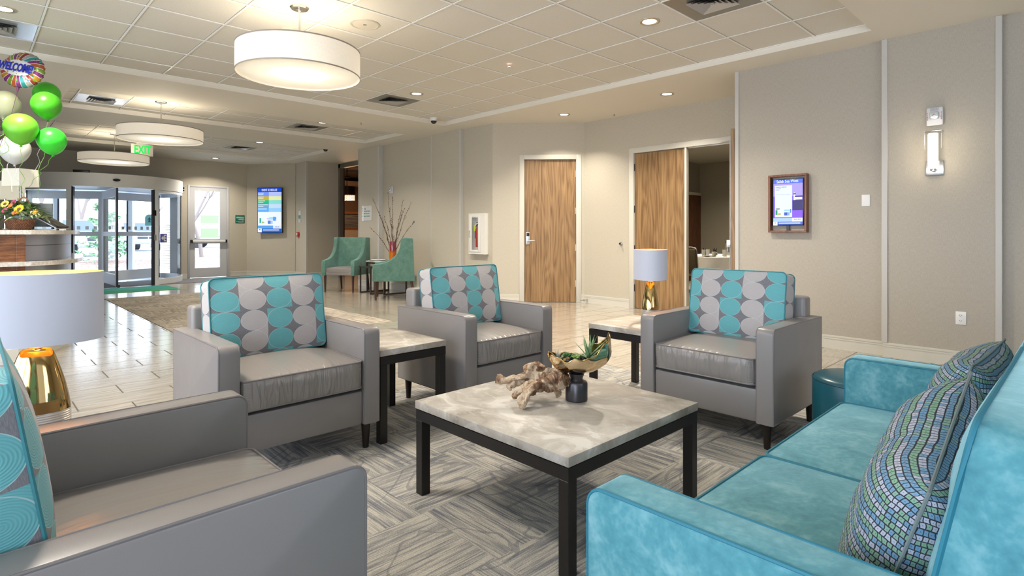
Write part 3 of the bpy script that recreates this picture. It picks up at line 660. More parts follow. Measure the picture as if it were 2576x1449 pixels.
# throw pillows
def pillow(label, loc, rot, s=.46, th=.17, seed=0):
    b = B(); b.uvl = b.bm.loops.layers.uv.new('UVMap'); n = 26
    def sh(u, v, sg):
        a, c = 2*u-1, 2*v-1
        pin = .10; x = a*(1-pin*(1-abs(a))*0-pin*.55*(1-c*c)*abs(a)**1.0*(1))*s/2; z = c*(1-pin*.55*(1-a*a)*abs(c))*s/2
        e = max(0, (1-a**4)*(1-c**4))
        y = sg*th*.5*(e**.55)*(1+.10*noise.noise(Vector((a*2.2+seed, c*2.2, sg)))) + .004*noise.noise(Vector((a*9+seed, c*9, sg*3)))*e
        return Vector((x, y, z))
    for sg in (-1, 1):
        Pg = [[sh(i/n, j/n, sg) for j in range(n+1)] for i in range(n+1)]; AU = [[0]*(n+1) for _ in range(n+1)]; AV = [[0]*(n+1) for _ in range(n+1)]
        for j in range(n+1):
            for i in range(n//2, n): AU[i+1][j] = AU[i][j]+(Pg[i+1][j]-Pg[i][j]).length
            for i in range(n//2, 0, -1): AU[i-1][j] = AU[i][j]-(Pg[i-1][j]-Pg[i][j]).length
        for i in range(n+1):
            for j in range(n//2, n): AV[i][j+1] = AV[i][j]+(Pg[i][j+1]-Pg[i][j]).length
            for j in range(n//2, 0, -1): AV[i][j-1] = AV[i][j]-(Pg[i][j-1]-Pg[i][j]).length
        b.grid(lambda u, v: sh(u, v, sg), n, n, uv=lambda u, v: (AU[round(u*n)][round(v*n)]+5, AV[round(u*n)][round(v*n)]+5+(.3 if sg > 0 else 0)))
    bmesh.ops.remove_doubles(b.bm, verts=b.bm.verts, dist=.0006)
    t = thing('throw_pillow', label, 'throw pillow', loc, 0, 'mosaic throw pillows on the sofa'); t.rotation_euler = rot
    o = b.out('cover', MOSAIC, t, ang=80)
    b = B(); pts = []
    for u, v in [(k/12, 0) for k in range(12)]+[(1, k/12) for k in range(12)]+[(1-k/12, 1) for k in range(12)]+[(0, 1-k/12) for k in range(12)]: p = sh(u, v, 1); pts.append((p.x*1.004, 0, p.z*1.004))
    b.tube(pts, .003, 6, closed=True); b.out('seam', P('pillow_seam', (.16, .20, .20), .8), t)
    return t
def axes(e, d):
    X = -Vector(e).normalized(); Z = -Vector(d).normalized(); Z = (Z-X*Z.dot(X)).normalized(); Y = Z.cross(X)
    return Matrix((X, Y, Z)).transposed().to_euler()
PIL1 = pillow('blue green mosaic throw pillow nearest the viewer on the sofa', (-.242, 1.322, .648), axes((0, .966, .26), (-.30, .25, -.93)), .43, .19, 2)
PIL2 = pillow('blue green mosaic throw pillow against the far end of the sofa', (-.288, 2.20, .632), axes((.03, .41, .02), (-.32, .05, -.95)), .43, .18, 7)
# tables
def marble_table(name, label, x0, x1, y0, y1, h, group=None, leg=.046):
    cx, cy = (x0+x1)/2, (y0+y1)/2; w, d = x1-x0, y1-y0
    t = thing(name, label, 'table', (cx, cy, 0), 0, group)
    B().box((0, 0, h-.0175), (w, d, .035), .0022, 2).out('stone_top', STONE, t, ang=30)
    b = B(); z1 = h-.039; z0 = z1-.046
    b.bb(-w/2+.003, w/2-.003, -d/2+.003, -d/2+.046, z0, z1); b.bb(-w/2+.003, w/2-.003, d/2-.046, d/2-.003, z0, z1)
    b.bb(-w/2+.003, -w/2+.046, -d/2+.046, d/2-.046, z0, z1); b.bb(w/2-.046, w/2-.003, -d/2+.046, d/2-.046, z0, z1)
    b.bb(-w/2+.02, w/2-.02, -d/2+.02, d/2-.02, z1, z1+.005); b.out('apron', BLACKW, t, smooth=False)
    for sx_ in (-1, 1):
        for sy_ in (-1, 1):
            B().box((sx_*(w/2-.003-leg/2), sy_*(d/2-.003-leg/2), z0/2+.0), (leg, leg, z0), .002, 1).out('leg', BLACKW, t)
    return t
marble_table('coffee_table', 'square stone-topped coffee table with black metal frame in the middle of the seating', -2.151, -1.242, 1.466, 2.362, .4256)
SG = 'stone-topped side tables between the armchairs'
marble_table('side_table', 'stone-topped black side table between the left and the farthest armchair', -3.381, -2.767, 1.655, 2.115, .53, SG)
marble_table('side_table', 'stone-topped black side table carrying the farther gold lamp', -2.561, -2.03, 3.246, 3.83, .53, SG)
marble_table('side_table', 'stone-topped side table under the near gold lamp, mostly hidden by the armchair', -2.525, -2.04, .0, .60, .53, SG)
# table lamps
SHADEW = P('white_lamp_shade', (.50, .51, .58), .85, emit=(.85, .88, 1), es=.06)
LINING = P('gold_shade_lining', (.85, .42, .10), .35, .6, emit=(1, .45, .08), es=.5)
g = G('ribbed_silver', .3, .75, (.62, .60, .58)); _, _, z = g.sep(g.obj()); g.bump(g.m('SINE', g.m('MULTIPLY', z, 900.)), .6, .002); RIB = g.mat
def table_lamp(loc, rz, label):
    t = thing('table_lamp', label, 'table lamp', loc, rz, 'oval gold table lamps')
    k = .76
    b = B(); b.lathe([(0, 0), (.080, 0), (.086, .004), (.0875, .05), (.087, .098), (.082, .102), (0, .102)], 48, sy=k); b.out('ribbed_foot', RIB, t)
    b = B(); b.lathe([(.0865, .100), (.0855, .115), (.081, .145), (.074, .18), (.065, .215), (.056, .245), (.047, .272), (.041, .286), (.034, .293), (.020, .297), (.0, .298)], 56, sy=k); b.out('gold_body', GOLD, t, ang=60)
    b = B(); b.lathe([(.016, .293), (.018, .298), (.015, .303), (.018, .308), (.015, .313), (.013, .318), (.010, .335), (.010, .40), (0, .40)], 24); b.out('socket', GOLDPALE, t)
    a, c, z0, z1 = .172, .122, .317, .533
    b = B()
    b.grid(lambda u, v: Vector(((a+.0)*math.cos(u*2*PI), c*math.sin(u*2*PI), z0+(z1-z0)*v)), 72, 1, wu=True)
    b.grid(lambda u, v: Vector(((a-v*.003)*math.cos(u*2*PI), (c-v*.003)*math.sin(u*2*PI), z1)), 72, 1, wu=True)
    sh = b.out('shade', SHADEW, t, ang=60)
    b = B(); b.grid(lambda u, v: Vector(((a-.003)*math.cos(u*2*PI), (c-.003)*math.sin(u*2*PI), z0+(z1-z0)*v)), 72, 1, wu=True); b.out('lining', LINING, sh, ang=60)
    b = B(); b.ball((0, 0, .43), .028, 2); b.out('bulb', P('bulb', (1, .9, .7), .3, emit=(1, .75, .4), es=3), t)
    l = bpy.data.lights.new('table_lamp_bulb', 'POINT'); l.energy = 5; l.color = (1, .62, .28); l.shadow_soft_size = .03
    o = bpy.data.objects.new('table_lamp_bulb', l); COL.objects.link(o); o.location = (loc[0], loc[1], loc[2]+.475); o['kind'] = 'helper'
    return t
table_lamp((-2.314, .158, .53), R(78), 'gold oval table lamp with a white shade, nearest, at the left edge')
table_lamp((-2.267, 3.60, .53), R(122), 'gold table lamp with a white shade on the side table before the double doors')
# ------------------------------------------------------------------ centrepiece on the coffee table
TZ = .4256
CB = Vector((-1.647, 2.0, TZ)); RV = Vector((.6951, .7189, 0)); FV = Vector((-.7189, .6951, 0))
def crf(a, f, z): return CB+RV*a+FV*f+Vector((0, 0, z))
GUN = P('gunmetal_glaze', (.075, .070, .075), .30, .7)
cp = thing('shell_planter', 'gold shell-shaped planter on a dark ceramic foot on the coffee table', 'planter', tuple(CB), R(45.98))
b = B(); b.lathe([(0, .0), (.047, 0), (.0505, .004), (.0505, .078), (.046, .086), (.034, .090), (.029, .096), (.029, .104), (.034, .114), (.036, .122), (.0, .122)], 40); b.out('foot', GUN, cp)
# bowl: half egg, high at local +x
def bowl_pt(u, v, th=0):
    ph = u*2*PI; a = .142-th; c = .082-th; dpt = .095-th
    # rim height profile by angle
    rim = -.022+.022*max(0, -math.cos(ph))**2+.100*max(0, math.cos(ph))**1.5+.007*math.sin(ph*7+.5)+.004*math.sin(ph*13)-.006*max(0, -math.cos(ph))
    s = v  # 0 bottom .. 1 rim
    zr = -dpt+(rim+dpt)*s
    q = min(1, max(0, 1-((dpt+zr)/dpt-1)**2)) if zr < 0 else 1-.25*(zr/.11)**2
    rr = math.sqrt(max(q, 0.0))
    x = a*rr*math.cos(ph)*(1.0+(.06 if math.cos(ph) > 0 else 0)) ; y = c*rr*math.sin(ph)
    x += .012*s
    # organic dents
    dn = .004*noise.noise(Vector((x*22, y*22, zr*22)))
    return Vector((x+dn+.0, y+dn, zr+dpt+.119+th+dn))
b = B(); b.grid(lambda u, v: bowl_pt(u, v**.8), 80, 22, wu=True)
bw = b.out('gold_bowl', GOLDPALE, cp, ang=180)
b = B(); b.grid(lambda u, v: bowl_pt(u, v**.8, .0045), 80, 22, wu=True); b.tube([tuple((bowl_pt(k/80, 1)+bowl_pt(k/80, 1, .0045))/2) for k in range(80)], .0032, 6, closed=True)
b.out('inner_glaze', GOLD, bw, ang=180)
b = B(); b.grid(lambda u, v: Vector((.112*v*math.cos(u*2*PI)+.004, .062*v*math.sin(u*2*PI), .166+.004*noise.noise(Vector((u*9, v*9, 0))))), 24, 4, wu=True); b.out('soil', P('dark_gravel', (.03, .032, .04), .8), cp)
random.seed(4)
SLATE = P('slate_pebble', (.035, .04, .055), .45)
b = B()
for k in range(26):
    an, rd = random.uniform(0, 6.28), random.uniform(0, .09); b.ball((rd*math.cos(an)*1.1+.01, rd*math.sin(an)*.6-.01, .175+random.uniform(0, .012)), random.uniform(.008, .015), 1, (1, .8, .6), (random.random(), random.random(), random.random()))
o = b.out('pebbles', SLATE, cp); o['kind'] = 'stuff'
def blade(b, base, dir_, ln, wd, droop=.3, n=7, twist=0):
    base = Vector(base); d = Vector(dir_).normalized(); side = d.cross(Vector((0, 0, 1))); side = side.normalized() if side.length > .05 else Vector((1, 0, 0))
    prev = None; p = base.copy()
    for i in range(n+1):
        s = i/n; wv = wd*(1-s**1.5)*(.7+.6*math.sin(PI*min(1, s*1.1+.15)))*.5; nn = side.cross(d).normalized()
        cur = [b.bm.verts.new(p-side*wv+nn*wv*.35), b.bm.verts.new(p), b.bm.verts.new(p+side*wv+nn*wv*.35)]
        if prev:
            b.bm.faces.new((prev[0], prev[1], cur[1], cur[0])); b.bm.faces.new((prev[1], prev[2], cur[2], cur[1]))
        prev = cur; d = (d+Vector((0, 0, -droop/n))).normalized(); p = p+d*ln/n
AIRG = G('air_plant', .55); f = AIRG.noise(AIRG.obj(), 40, 2); AIRG.col(AIRG.ramp(f, [(.35, (.16, .30, .12)), (.65, (.38, .50, .28))])); AIRG = AIRG.mat
GREYG = P('silver_air_plant', (.34, .40, .34), .7); SUCC = P('dark_succulent', (.04, .16, .04), .35); SUCL = P('lime_succulent', (.22, .42, .07), .4)
b = B()
for k in range(22):
    an = k*2.4; el = random.uniform(.35, 1.5); blade(b, (.055, .0, .185), (math.cos(an)*math.cos(el), math.sin(an)*math.cos(el), math.sin(el)), random.uniform(.085, .14), .016, .4)
for a_, e_, l_ in ((0.5, .62, .15), (.35, .85, .135), (2.9, .95, .125), (3.15, .30, .12), (.15, .45, .125), (1.2, 1.2, .12)): blade(b, (.055, 0, .185), (math.cos(a_)*math.cos(e_), math.sin(a_)*.4, math.sin(e_)), l_, .015, .3)
b.out('air_plant', AIRG, cp, ang=None, recalc=False)['label'] = 'pale green spiky air plant'
b = B()
for k in range(46):
    an = k*2.4; el = random.uniform(.1, 1.5); blade(b, (-.085, -.012, .185), (math.cos(an)*math.cos(el), math.sin(an)*math.cos(el), math.sin(el)), random.uniform(.035, .062), .004, .2, 4)
b.out('silver_plant', GREYG, cp, ang=None, recalc=False)['label'] = 'small silver-grey air plant'
def rosette(b, c, r, n, tilt=.6):
    for k in range(n):
        an = k*2.4; s = (k+1)/n; el = 1.35-1.1*s
        p0 = Vector(c); d = Vector((math.cos(an)*math.cos(el), math.sin(an)*math.cos(el), math.sin(el))); ctr = p0+d*r*.55*(.4+.6*s)
        b.ball(tuple(ctr), r*.42*(.45+.55*s), 1, (1.0, .62, .30), Matrix.Rotation(an, 4, 'Z') @ Matrix.Rotation(-el, 4, 'Y'))
b = B(); rosette(b, (-.040, .0, .196), .038, 15); b.out('succulent', SUCC, cp)['label'] = 'dark green rosette succulent'
b = B(); rosette(b, (-.005, -.018, .193), .030, 12); b.out('succulent', SUCL, cp)['label'] = 'lime green rosette succulent'
# driftwood
g = G('driftwood', .7); o_ = g.obj(); f = g.noise(o_, 9, 5, 1.2, .65); gr2 = g.noise(g.mp(o_, (60, 14, 40)), 1, 4, 1.5); f2 = g.noise(o_, 16, 3, .6)
c = g.ramp(f, [(.38, (.09, .04, .018)), (.46, (.24, .13, .065)), (.50, (.50, .37, .25)), (.7, (.66, .53, .39))])
c = g.mix(g.ramp(gr2, [(.35, (.7, .7, .7)), (.52, (0, 0, 0))]), c, (.30, .19, .11)); g.col(c); g.bump(g.m('ADD', gr2, g.m('MULTIPLY', f2, 1.5)), .8, .006); DRIFT = g.mat
dw = thing('driftwood', 'pale gnarled driftwood piece lying on the coffee table', 'driftwood', tuple(CB+RV*-.022+Vector((0, 0, .010))), R(45.98))
def limb(b, pts, rad, seed, seg=20, rough=.26):
    P_ = [Vector(p) for p in pts]; out = []; rr = []
    for i in range(len(P_)-1):
        for j in range(5):
            s = j/5; p0 = P_[max(i-1, 0)]; p1 = P_[i]; p2 = P_[i+1]; p3 = P_[min(i+2, len(P_)-1)]
            q = .5*((2*p1)+(p2-p0)*s+(2*p0-5*p1+4*p2-p3)*s*s+(3*p1-p0-3*p2+p3)*s**3); out.append(q); rr.append(rad[i]+(rad[i+1]-rad[i])*s)
    out.append(P_[-1]); rr.append(rad[-1]); n0 = len(b.bm.verts); b.tube(out, rr, seg); b.bm.verts.ensure_lookup_table()
    vs = b.bm.verts[n0:]
    for k, v in enumerate(vs):
        i = min(k//seg, len(out)-1); c0 = out[i]; d = v.co-c0
        an_ = 2*PI*(k % seg)/seg; tw_ = i*.16+seed
        v.co = c0+d*(.86+.20*math.sin(3*an_+tw_)+.10*math.sin(5*an_-tw_*1.4+seed)+rough*noise.noise(v.co*42+Vector((seed, 0, 0)))*2+.5*rough*noise.noise(v.co*120))
b = B()
limb(b, [(-.345, -.01, .088), (-.30, -.012, .080), (-.25, -.01, .088), (-.19, 0, .094), (-.13, .0, .090), (-.09, 0, .085)], [.020, .019, .026, .026, .028, .034], 1)
limb(b, [(-.22, -.03, .060), (-.12, -.03, .074), (-.06, -.025, .090), (-.035, -.055, .082)], [.018, .034, .037, .034], 2)
limb(b, [(-.15, .0, .080), (-.11, .01, .105), (-.07, .01, .112), (-.052, -.02, .112)], [.02, .026, .032, .030], 9)
limb(b, [(-.13, -.04, .074), (-.175, -.07, .060), (-.205, -.10, .046), (-.215, -.125, .026), (-.235, -.15, .008)], [.026, .024, .021, .022, .020], 3)
limb(b, [(-.26, -.02, .075), (-.285, -.03, .060), (-.275, -.035, .042)], [.020, .015, .005], 4, 10)
limb(b, [(-.20, -.04, .075), (-.225, -.06, .055), (-.255, -.08, .038), (-.262, -.095, .024)], [.018, .014, .014, .012], 5, 10)
limb(b, [(-.14, .03, .062), (-.10, .02, .045), (-.07, .015, .030), (-.06, -.01, .012)], [.018, .016, .017, .014], 6, 10)
limb(b, [(-.16, .06, .05), (-.18, .11, .050), (-.175, .14, .075), (-.15, .15, .098), (-.115, .14, .095)], [.018, .034, .040, .034, .018], 7)
limb(b, [(-.19, .12, .06), (-.21, .13, .035), (-.215, .14, .012)], [.026, .02, .014], 8, 10)
limb(b, [(-.175, .13, .09), (-.185, .12, .115), (-.17, .115, .13)], [.016, .013, .006], 12, 10)
b.out('driftwood_body', DRIFT, dw, ang=70)
# ------------------------------------------------------------------ revolving entrance
CXr, CYr, RR = -16.1, 2.3, 1.6
rv = thing('revolving_door', 'large glazed revolving entrance door with a white curved fascia', 'revolving door', (CXr, CYr, 0))
rv['kind'] = 'thing'
FASC = P('fascia_white', (.74, .74, .73), .38, .05)
b = B(); b.lathe([(RR-.07, 2.15), (RR, 2.15), (RR, 2.43), (RR-.07, 2.43), (RR-.07, 2.15)], 96); b.out('fascia', FASC, rv, ang=40)
b = B(); b.lathe([(0, 2.17), (RR-.05, 2.17)], 64); b.out('drum_ceiling', P('drum_ceiling', (.60, .66, .78), .4), rv)
b = B(); b.lathe([(0, 2.40), (RR-.03, 2.40)], 64); b.out('drum_roof', P('drum_roof', (.2, .2, .2), .7), rv)
def polar(a, r): return (r*math.cos(R(a)), r*math.sin(R(a)))
def arcwall(a0, a1, nm):
    n = 24
    def ring(b, r0, r1, z0, z1):
        for k in range(n):
            t0, t1 = a0+(a1-a0)*k/n, a0+(a1-a0)*(k+1)/n
            b.prism([polar(t0, r0), polar(t1, r0), polar(t1, r1), polar(t0, r1)], z0, z1)
    b = B(); ring(b, RR-.06, RR-.005, .0, .13); ring(b, RR-.055, RR-.01, 2.08, 2.15)
    for a in (a0, a1, (a0+a1)/2):
        M = Matrix.Rotation(R(a), 4, 'Z'); wd = .09 if a in (a0, a1) else .03
        r = bmesh.ops.create_cube(b.bm, size=1)['verts']; bmesh.ops.scale(b.bm, vec=(.06, wd, 2.15), verts=r); bmesh.ops.transform(b.bm, matrix=M @ Matrix.Translation((RR-.035, 0, 1.075)), verts=r)
    f = b.out('wall_frame', ALU, rv, smooth=False)
    for a, s in ((a0, 1), (a1, -1)):
        b = B(); M = Matrix.Rotation(R(a), 4, 'Z'); r = bmesh.ops.create_cube(b.bm, size=1)['verts']; bmesh.ops.scale(b.bm, vec=(.07, .028, 2.13), verts=r); bmesh.ops.transform(b.bm, matrix=M @ Matrix.Translation((RR-.04, -.065*s, 1.07)), verts=r)
        b.out('gasket', DALU, f, smooth=False)
    b = B(); b.grid(lambda u, v: Vector((*polar(a0+(a1-a0)*u, RR-.03), .13+1.95*v)), 28, 1); b.out('curved_glass', GLASS, f)
arcwall(29.5, 150.5, 'right'); arcwall(209.5, 330.5, 'left')
b = B(); b.cyl((0, 0, 0), (0, 0, 2.15), .035, seg=16); b.out('shaft', ALU, rv)
for ang_ in (1, 121, 241):
    e = B(); L_ = RR-.12
    e.bb(.03, .10, -.02, .02, .02, 2.14); e.bb(L_-.075, L_, -.022, .022, .02, 2.14); e.bb(.1, L_-.07, -.02, .02, .03, .27); e.bb(.1, L_-.07, -.02, .02, 1.96, 2.14); e.bb(.1, L_-.07, -.018, .018, 1.10, 1.20)
    e = e.out('wing_frame', ALU, rv, smooth=False); e.rotation_euler = (0, 0, R(ang_))
    q = B(); q.bb(L_, L_+.03, -.018, .018, .02, 2.14); q.box((L_-.01, .03, .03), (.07, .05, .06), .01); q.out('brush_seal', DALU, e, smooth=False)
    q = B(); q.quad((.1, 0, .27), (L_-.07, 0, .27), (L_-.07, 0, 1.96), (.1, 0, 1.96)); q.out('glass_panel', GLASS, e, smooth=False)
    q = B(); nq = 8
    for k in range(nq):
        x = .16+(L_-.3)*k/(nq-1); q.bb(x-.035, x+.035, .001, .003, 1.25, 1.33)
    q.out('safety_squares', P('safety_white', (.85, .87, .88), .6), e, smooth=False)
q = B(); q.ball((RR+.02, 0, 2.30), .055, 2, (.6, 1.3, .55)); q.out('motion_sensor', BLACK, rv)
ex_ = B(); ex_.box((*polar(-23, RR-.15), 2.47), (.09, .28, .05), .008, rot=(0, 0, R(-23))); ex_.out('top_sensor', BLACK, rv)
ex_ = B(); ex_.box((*polar(86, RR+.03), 2.30), (.05, .05, .04), .006); ex_.box((*polar(86, RR+.03), 2.24), (.05, .05, .03), .006); ex_.out('side_sensor', BLACK, rv)
BLUES = P('sign_blue', (.10, .09, .42), .5)
a_ = R(36); q = B(); q.box((RR*math.cos(a_)-.01, RR*math.sin(a_), 1.055), (.012, .19, .20), .002, rot=(0, 0, a_)); sg = q.out('push_sign', BLUES, rv)
q = B(); q.prism([(-.07, 0), (-.01, .055), (-.01, .025), (.0, .025), (.0, -.025), (-.01, -.025), (-.01, -.055)], 0, .002)
for yy in (-.06, 0, .06): q.bb(.012, .075, yy-.014, yy+.014, 0, .002)
q.bb(.008, .03, -.074, .074, 0, .002); ar = q.out('arrow', WHITE, sg, smooth=False); ar.matrix_local = Matrix.Translation((RR*math.cos(a_)-.003, RR*math.sin(a_), 1.055)) @ Matrix.Rotation(a_+PI/2, 4, 'Z') @ Matrix.Rotation(PI/2, 4, 'X')
q = B(); q.box((RR*math.cos(R(27))+.004, RR*math.sin(R(27)), 1.62), (.008, .10, .12), .002, rot=(0, 0, R(27))); q.out('notice', BLACK, rv)
q = B(); q.box((RR*math.cos(R(28))+.006, RR*math.sin(R(28)), 1.07), (.02, .05, .13), .004, rot=(0, 0, R(28))); q.out('push_button', STEEL, rv)
TEAL_ST = P('sticker_teal', (.16, .42, .40), .6)
q = B(); pl_ = [(-.10, -.14), (.10, -.14), (.10, .06)]+[(.10*math.cos(R(a)), .06+.10*math.sin(R(a))) for a in range(15, 180, 15)]+[(-.10, .06)]; q.prism(pl_, 0, .003); st = q.out('arch_sticker', TEAL_ST, rv, smooth=False)
st.location = (RR*math.cos(R(150.5))+.1, 1.18, 1.50); st.rotation_euler = (R(90), 0, R(90))
q = B(); q.prism([(0, .09), (-.05, .01), (-.015, .02), (-.03, -.05), (.03, -.05), (.015, .02), (.05, .01)], .003, .005); q.out('arrow', P('sticker_dark', (.02, .05, .06), .6), st, smooth=False)
# glazed exit door
t = thing('door_3', 'grey aluminium exit door with two glass panes and a push bar', 'door', (-16.1, 4.06, 0), R(90)); struct(t)
DGRY = P('door_grey', (.50, .51, .53), .45)
b = B(); b.bb(0, .045, -.015, .10, 0, 2.40, .003); b.bb(.935, .98, -.015, .10, 0, 2.40, .003); b.bb(.045, .935, -.0145, .10, 2.355, 2.40, .002); b.out('frame', DGRY, t)
b = B()
for z0, z1 in ((.02, .265), (.895, 1.015), (2.26, 2.35)): b.bb(.165, .765, .0, .045, z0, z1)
b.bb(.05, .165, 0, .045, .02, 2.35); b.bb(.765, .93, 0, .045, .02, 2.35); lf = b.out('leaf', DGRY, t, smooth=False)
b = B(); b.quad((.165, .022, .265), (.765, .022, .265), (.765, .022, .895), (.165, .022, .895)); b.quad((.165, .022, 1.015), (.765, .022, 1.015), (.765, .022, 2.26), (.165, .022, 2.26)); b.out('glass_pane', GLASS, lf, smooth=False)
b = B(); b.bb(.10, .88, -.07, -.02, .925, .985, .006); pb = b.out('push_bar', WHITE, lf)
b = B(); b.bb(.055, .10, -.075, 0, .915, .995, .006); b.bb(.88, .925, -.075, 0, .915, .995, .006); b.out('bar_end', BLACK, lf)
t = thing('floor_mat', 'green logo floor mat in front of the revolving door', 'door mat', (-13.85, 1.95, 0))
b = B(); b.bb(-.58, .58, -1.25, 1.25, 0, .008, .002); b.out('mat', GREENMAT, t)
# ------------------------------------------------------------------ outside
g = G('concrete_outside', .85); f = g.noise(g.obj(), 1.3, 4); g.col(g.ramp(f, [(.3, (.62, .62, .62)), (.7, (.80, .80, .79))])); CONC = g.mat
b = B(); b.bb(-30, -16.3, -25, 30, -.06, -.01); struct(b.out('ground', CONC, smooth=False))
b = B(); b.bb(-140, -30, -60, 80, -.06, -.03); struct(b.out('road', P('asphalt_pale', (.50, .51, .53), .9), smooth=False))
g = G('bark_mulch', 1); f = g.noise(g.obj(), 30, 4, .5); g.col(g.ramp(f, [(.3, (.16, .09, .07)), (.55, (.40, .28, .24)), (.7, (.62, .52, .48))])); g.bump(f, .8, .03); MULCH = g.mat
b = B(); b.grid(lambda u, v: Vector((-23.1-3.6*u, -3+12.0*v, -.01+.20*math.sin(PI*u)*math.sin(PI*min(1, v*1.02))**.4+.02*noise.noise(Vector((u*20, v*40, 0))))), 24, 60); o = b.out('ground', MULCH); struct(o)
b = B(); b.bb(-26.9, -26.7, -3, 9, -.03, .1); b.bb(-24.6, -24.45, 6.2, 8.6, -.03, .13); struct(b.out('kerb', CONC, smooth=False))
b = B(); b.bb(-27.6, -24.6, 6.2, 8.4, 0, .14); struct(b.out('ground', MULCH, smooth=False))
ROCKM = P('pale_rock', (.55, .55, .53), .85); random.seed(11)
r0 = None
for k in range(26):
    y = 1.6+k*.20; s = random.uniform(.065, .082)
    if r0 is None:
        b = B(); b.ball((0, 0, 0), 1, 2)
        for v in b.bm.verts: v.co *= 1+.25*noise.noise(v.co*1.7)
        r0 = b.out('edging_rock', ROCKM, None, ang=None); tag(r0, 'pale rounded rock edging the bark bed outside the glass', 'rock', 'pale rocks edging the bark bed'); o = r0
    else: o = r0.copy(); COL.objects.link(o)
    o.location = (-23.0+random.uniform(-.03, .03)+.15*math.sin(k*.5), y, .03); o.scale = (s*1.1, s*1.3, s*.75); o.rotation_euler = (random.random(), random.random(), random.random()*6)
LEAFG = G('conifer_green', .7); f = LEAFG.noise(LEAFG.obj(), 6, 3); LEAFG.col(LEAFG.ramp(f, [(.35, (.10, .26, .13)), (.65, (.30, .50, .30))])); LEAFG = LEAFG.mat
BARK = P('tree_bark', (.24, .20, .19), .9); BARKP = P('pale_tree_bark', (.45, .42, .42), .9)
t = thing('conifer_shrub', 'open green conifer in the bark bed seen through the revolving door', 'shrub', (-23.9, 3.45, .05))
b = B(); b.cyl((0, 0, 0), (0, 0, 2.1), .05, .012, 8); b.out('trunk', BARK, t)
b = B(); random.seed(3)
for k in range(70):
    z = random.uniform(.1, 2.15); a = random.uniform(0, 6.28); ln = (1.15-.42*z)*random.uniform(.6, 1)
    for j in range(16):
        s = random.uniform(.25, 1); c = Vector((math.cos(a)*ln*s, math.sin(a)*ln*s, z+.15*s+random.uniform(-.05, .05))); d = Vector((random.gauss(0, 1), random.gauss(0, 1), random.gauss(0, .6))).normalized()*.085; e = Vector((random.gauss(0, 1), random.gauss(0, 1), random.gauss(0, 1))).normalized()*.04
        b.bm.faces.new([b.bm.verts.new(v) for v in (c-d, c+e, c+d, c-e)])
b.out('needles', LEAFG, t, smooth=False, recalc=False)
def tuft(x, y, r, label, n=40, m=None, up=.5):
    t = thing('bed_plant', label, 'plant', (x, y, .10), 0, 'small plants in the bark bed')
    b = B()
    for k in range(n): a = random.uniform(0, 6.28); e = random.uniform(up, 1.3); blade(b, (random.uniform(-.1, .1)*r*3, random.uniform(-.1, .1)*r*3, 0), (math.cos(a)*math.cos(e), math.sin(a)*math.cos(e), math.sin(e)), r*random.uniform(.7, 1.1), r*.12, .6, 4)
    b.out('leaves', m or LEAFG, t, ang=None, recalc=False)
tuft(-23.9, 2.0, .30, 'small leafy plant in the bark bed behind the left glass panel', 60)
tuft(-25.4, 2.35, .30, 'greyer small plant just beyond the leafy one in the bark bed', 50, P('grey_green', (.30, .38, .30), .8))
tuft(-24.3, 4.45, .36, 'spiky grass tuft in the bark bed by the stone pillar', 18, P('pale_blade', (.35, .45, .33), .7), .25)
# posts of the outer vestibule and canopy
POSTL = P('canopy_post_light', (.50, .54, .60), .5)
def post(x, y, label):
    t = thing('canopy_post', label, 'post', (x, y, -.01), 0, 'square posts outside the entrance'); b = B(); b.bb(-.09, .09, -.09, .09, 0, 3.4, .005); b.out('post_body', POSTL, t)
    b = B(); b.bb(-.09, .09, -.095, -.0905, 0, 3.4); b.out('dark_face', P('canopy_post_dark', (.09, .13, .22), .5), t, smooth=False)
post(-19.84, 3.50, 'square post outside right of the conifer'); post(-21.3, 1.95, 'square post outside behind the desk terminal')
t = thing('entrance_canopy', 'white entrance canopy roof outside above the glass doors', 'canopy', (-22, 2.5, 0))
b = B(); pts = [(-9, 3.0)]+[(y, 2.72+.30*(abs(y+.2)/6)**1.6) for y in [-6+k*.4 for k in range(25)]]+[(3.7, 3.0), (3.7, 3.32), (-9, 3.32)]
a1_ = [b.bm.verts.new((-8, y, z+.45)) for y, z in pts]; c1_ = [b.bm.verts.new((-5.5, y, z+.45)) for y, z in pts]; n = len(pts)
b.bm.faces.new(a1_); b.bm.faces.new(c1_[::-1])
for k in range(n): b.bm.faces.new((a1_[k], a1_[(k+1) % n], c1_[(k+1) % n], c1_[k]))
b.out('roof_slab', P('canopy_white', (.80, .84, .88), .6), t, smooth=False)
# stone pillar
g = G('ledgestone', .9); x, y, z = g.sep(g.obj()); v = g.comb(g.m('ADD', g.m('MULTIPLY', g.m('ADD', x, y), 3.2), g.noise(g.obj(), 4, 2)), g.m('ADD', g.m('MULTIPLY', z, 1), g.m('MULTIPLY', g.noise(g.obj(), 6, 2), .02)), 0.0)
bk = g.n('TexBrick', {'Vector': v, 'Scale': 1.0, 'Color1': (.74, .62, .47), 'Color2': (.55, .48, .40), 'Mortar': (.16, .13, .11), 'Mortar Size': .012, 'Brick Width': .9, 'Row Height': .085, 'Bias': 0.0})
g.col(g.mix(g.m('MULTIPLY', g.noise(g.obj(), 9, 2), .6), bk.outputs['Color'], (.66, .60, .52))); g.bump(bk.outputs['Fac'], -.8, .03); LEDGE = g.mat
t = thing('stone_pillar', 'stone-clad pillar with a pale green upper shaft outside the curved glass', 'pillar', (-21.4, 5.05, 0))
b = B(); b.bb(-.3, .3, -.40, .32, -.01, 1.42, .01, 1); b.out('stone_base', LEDGE, t)
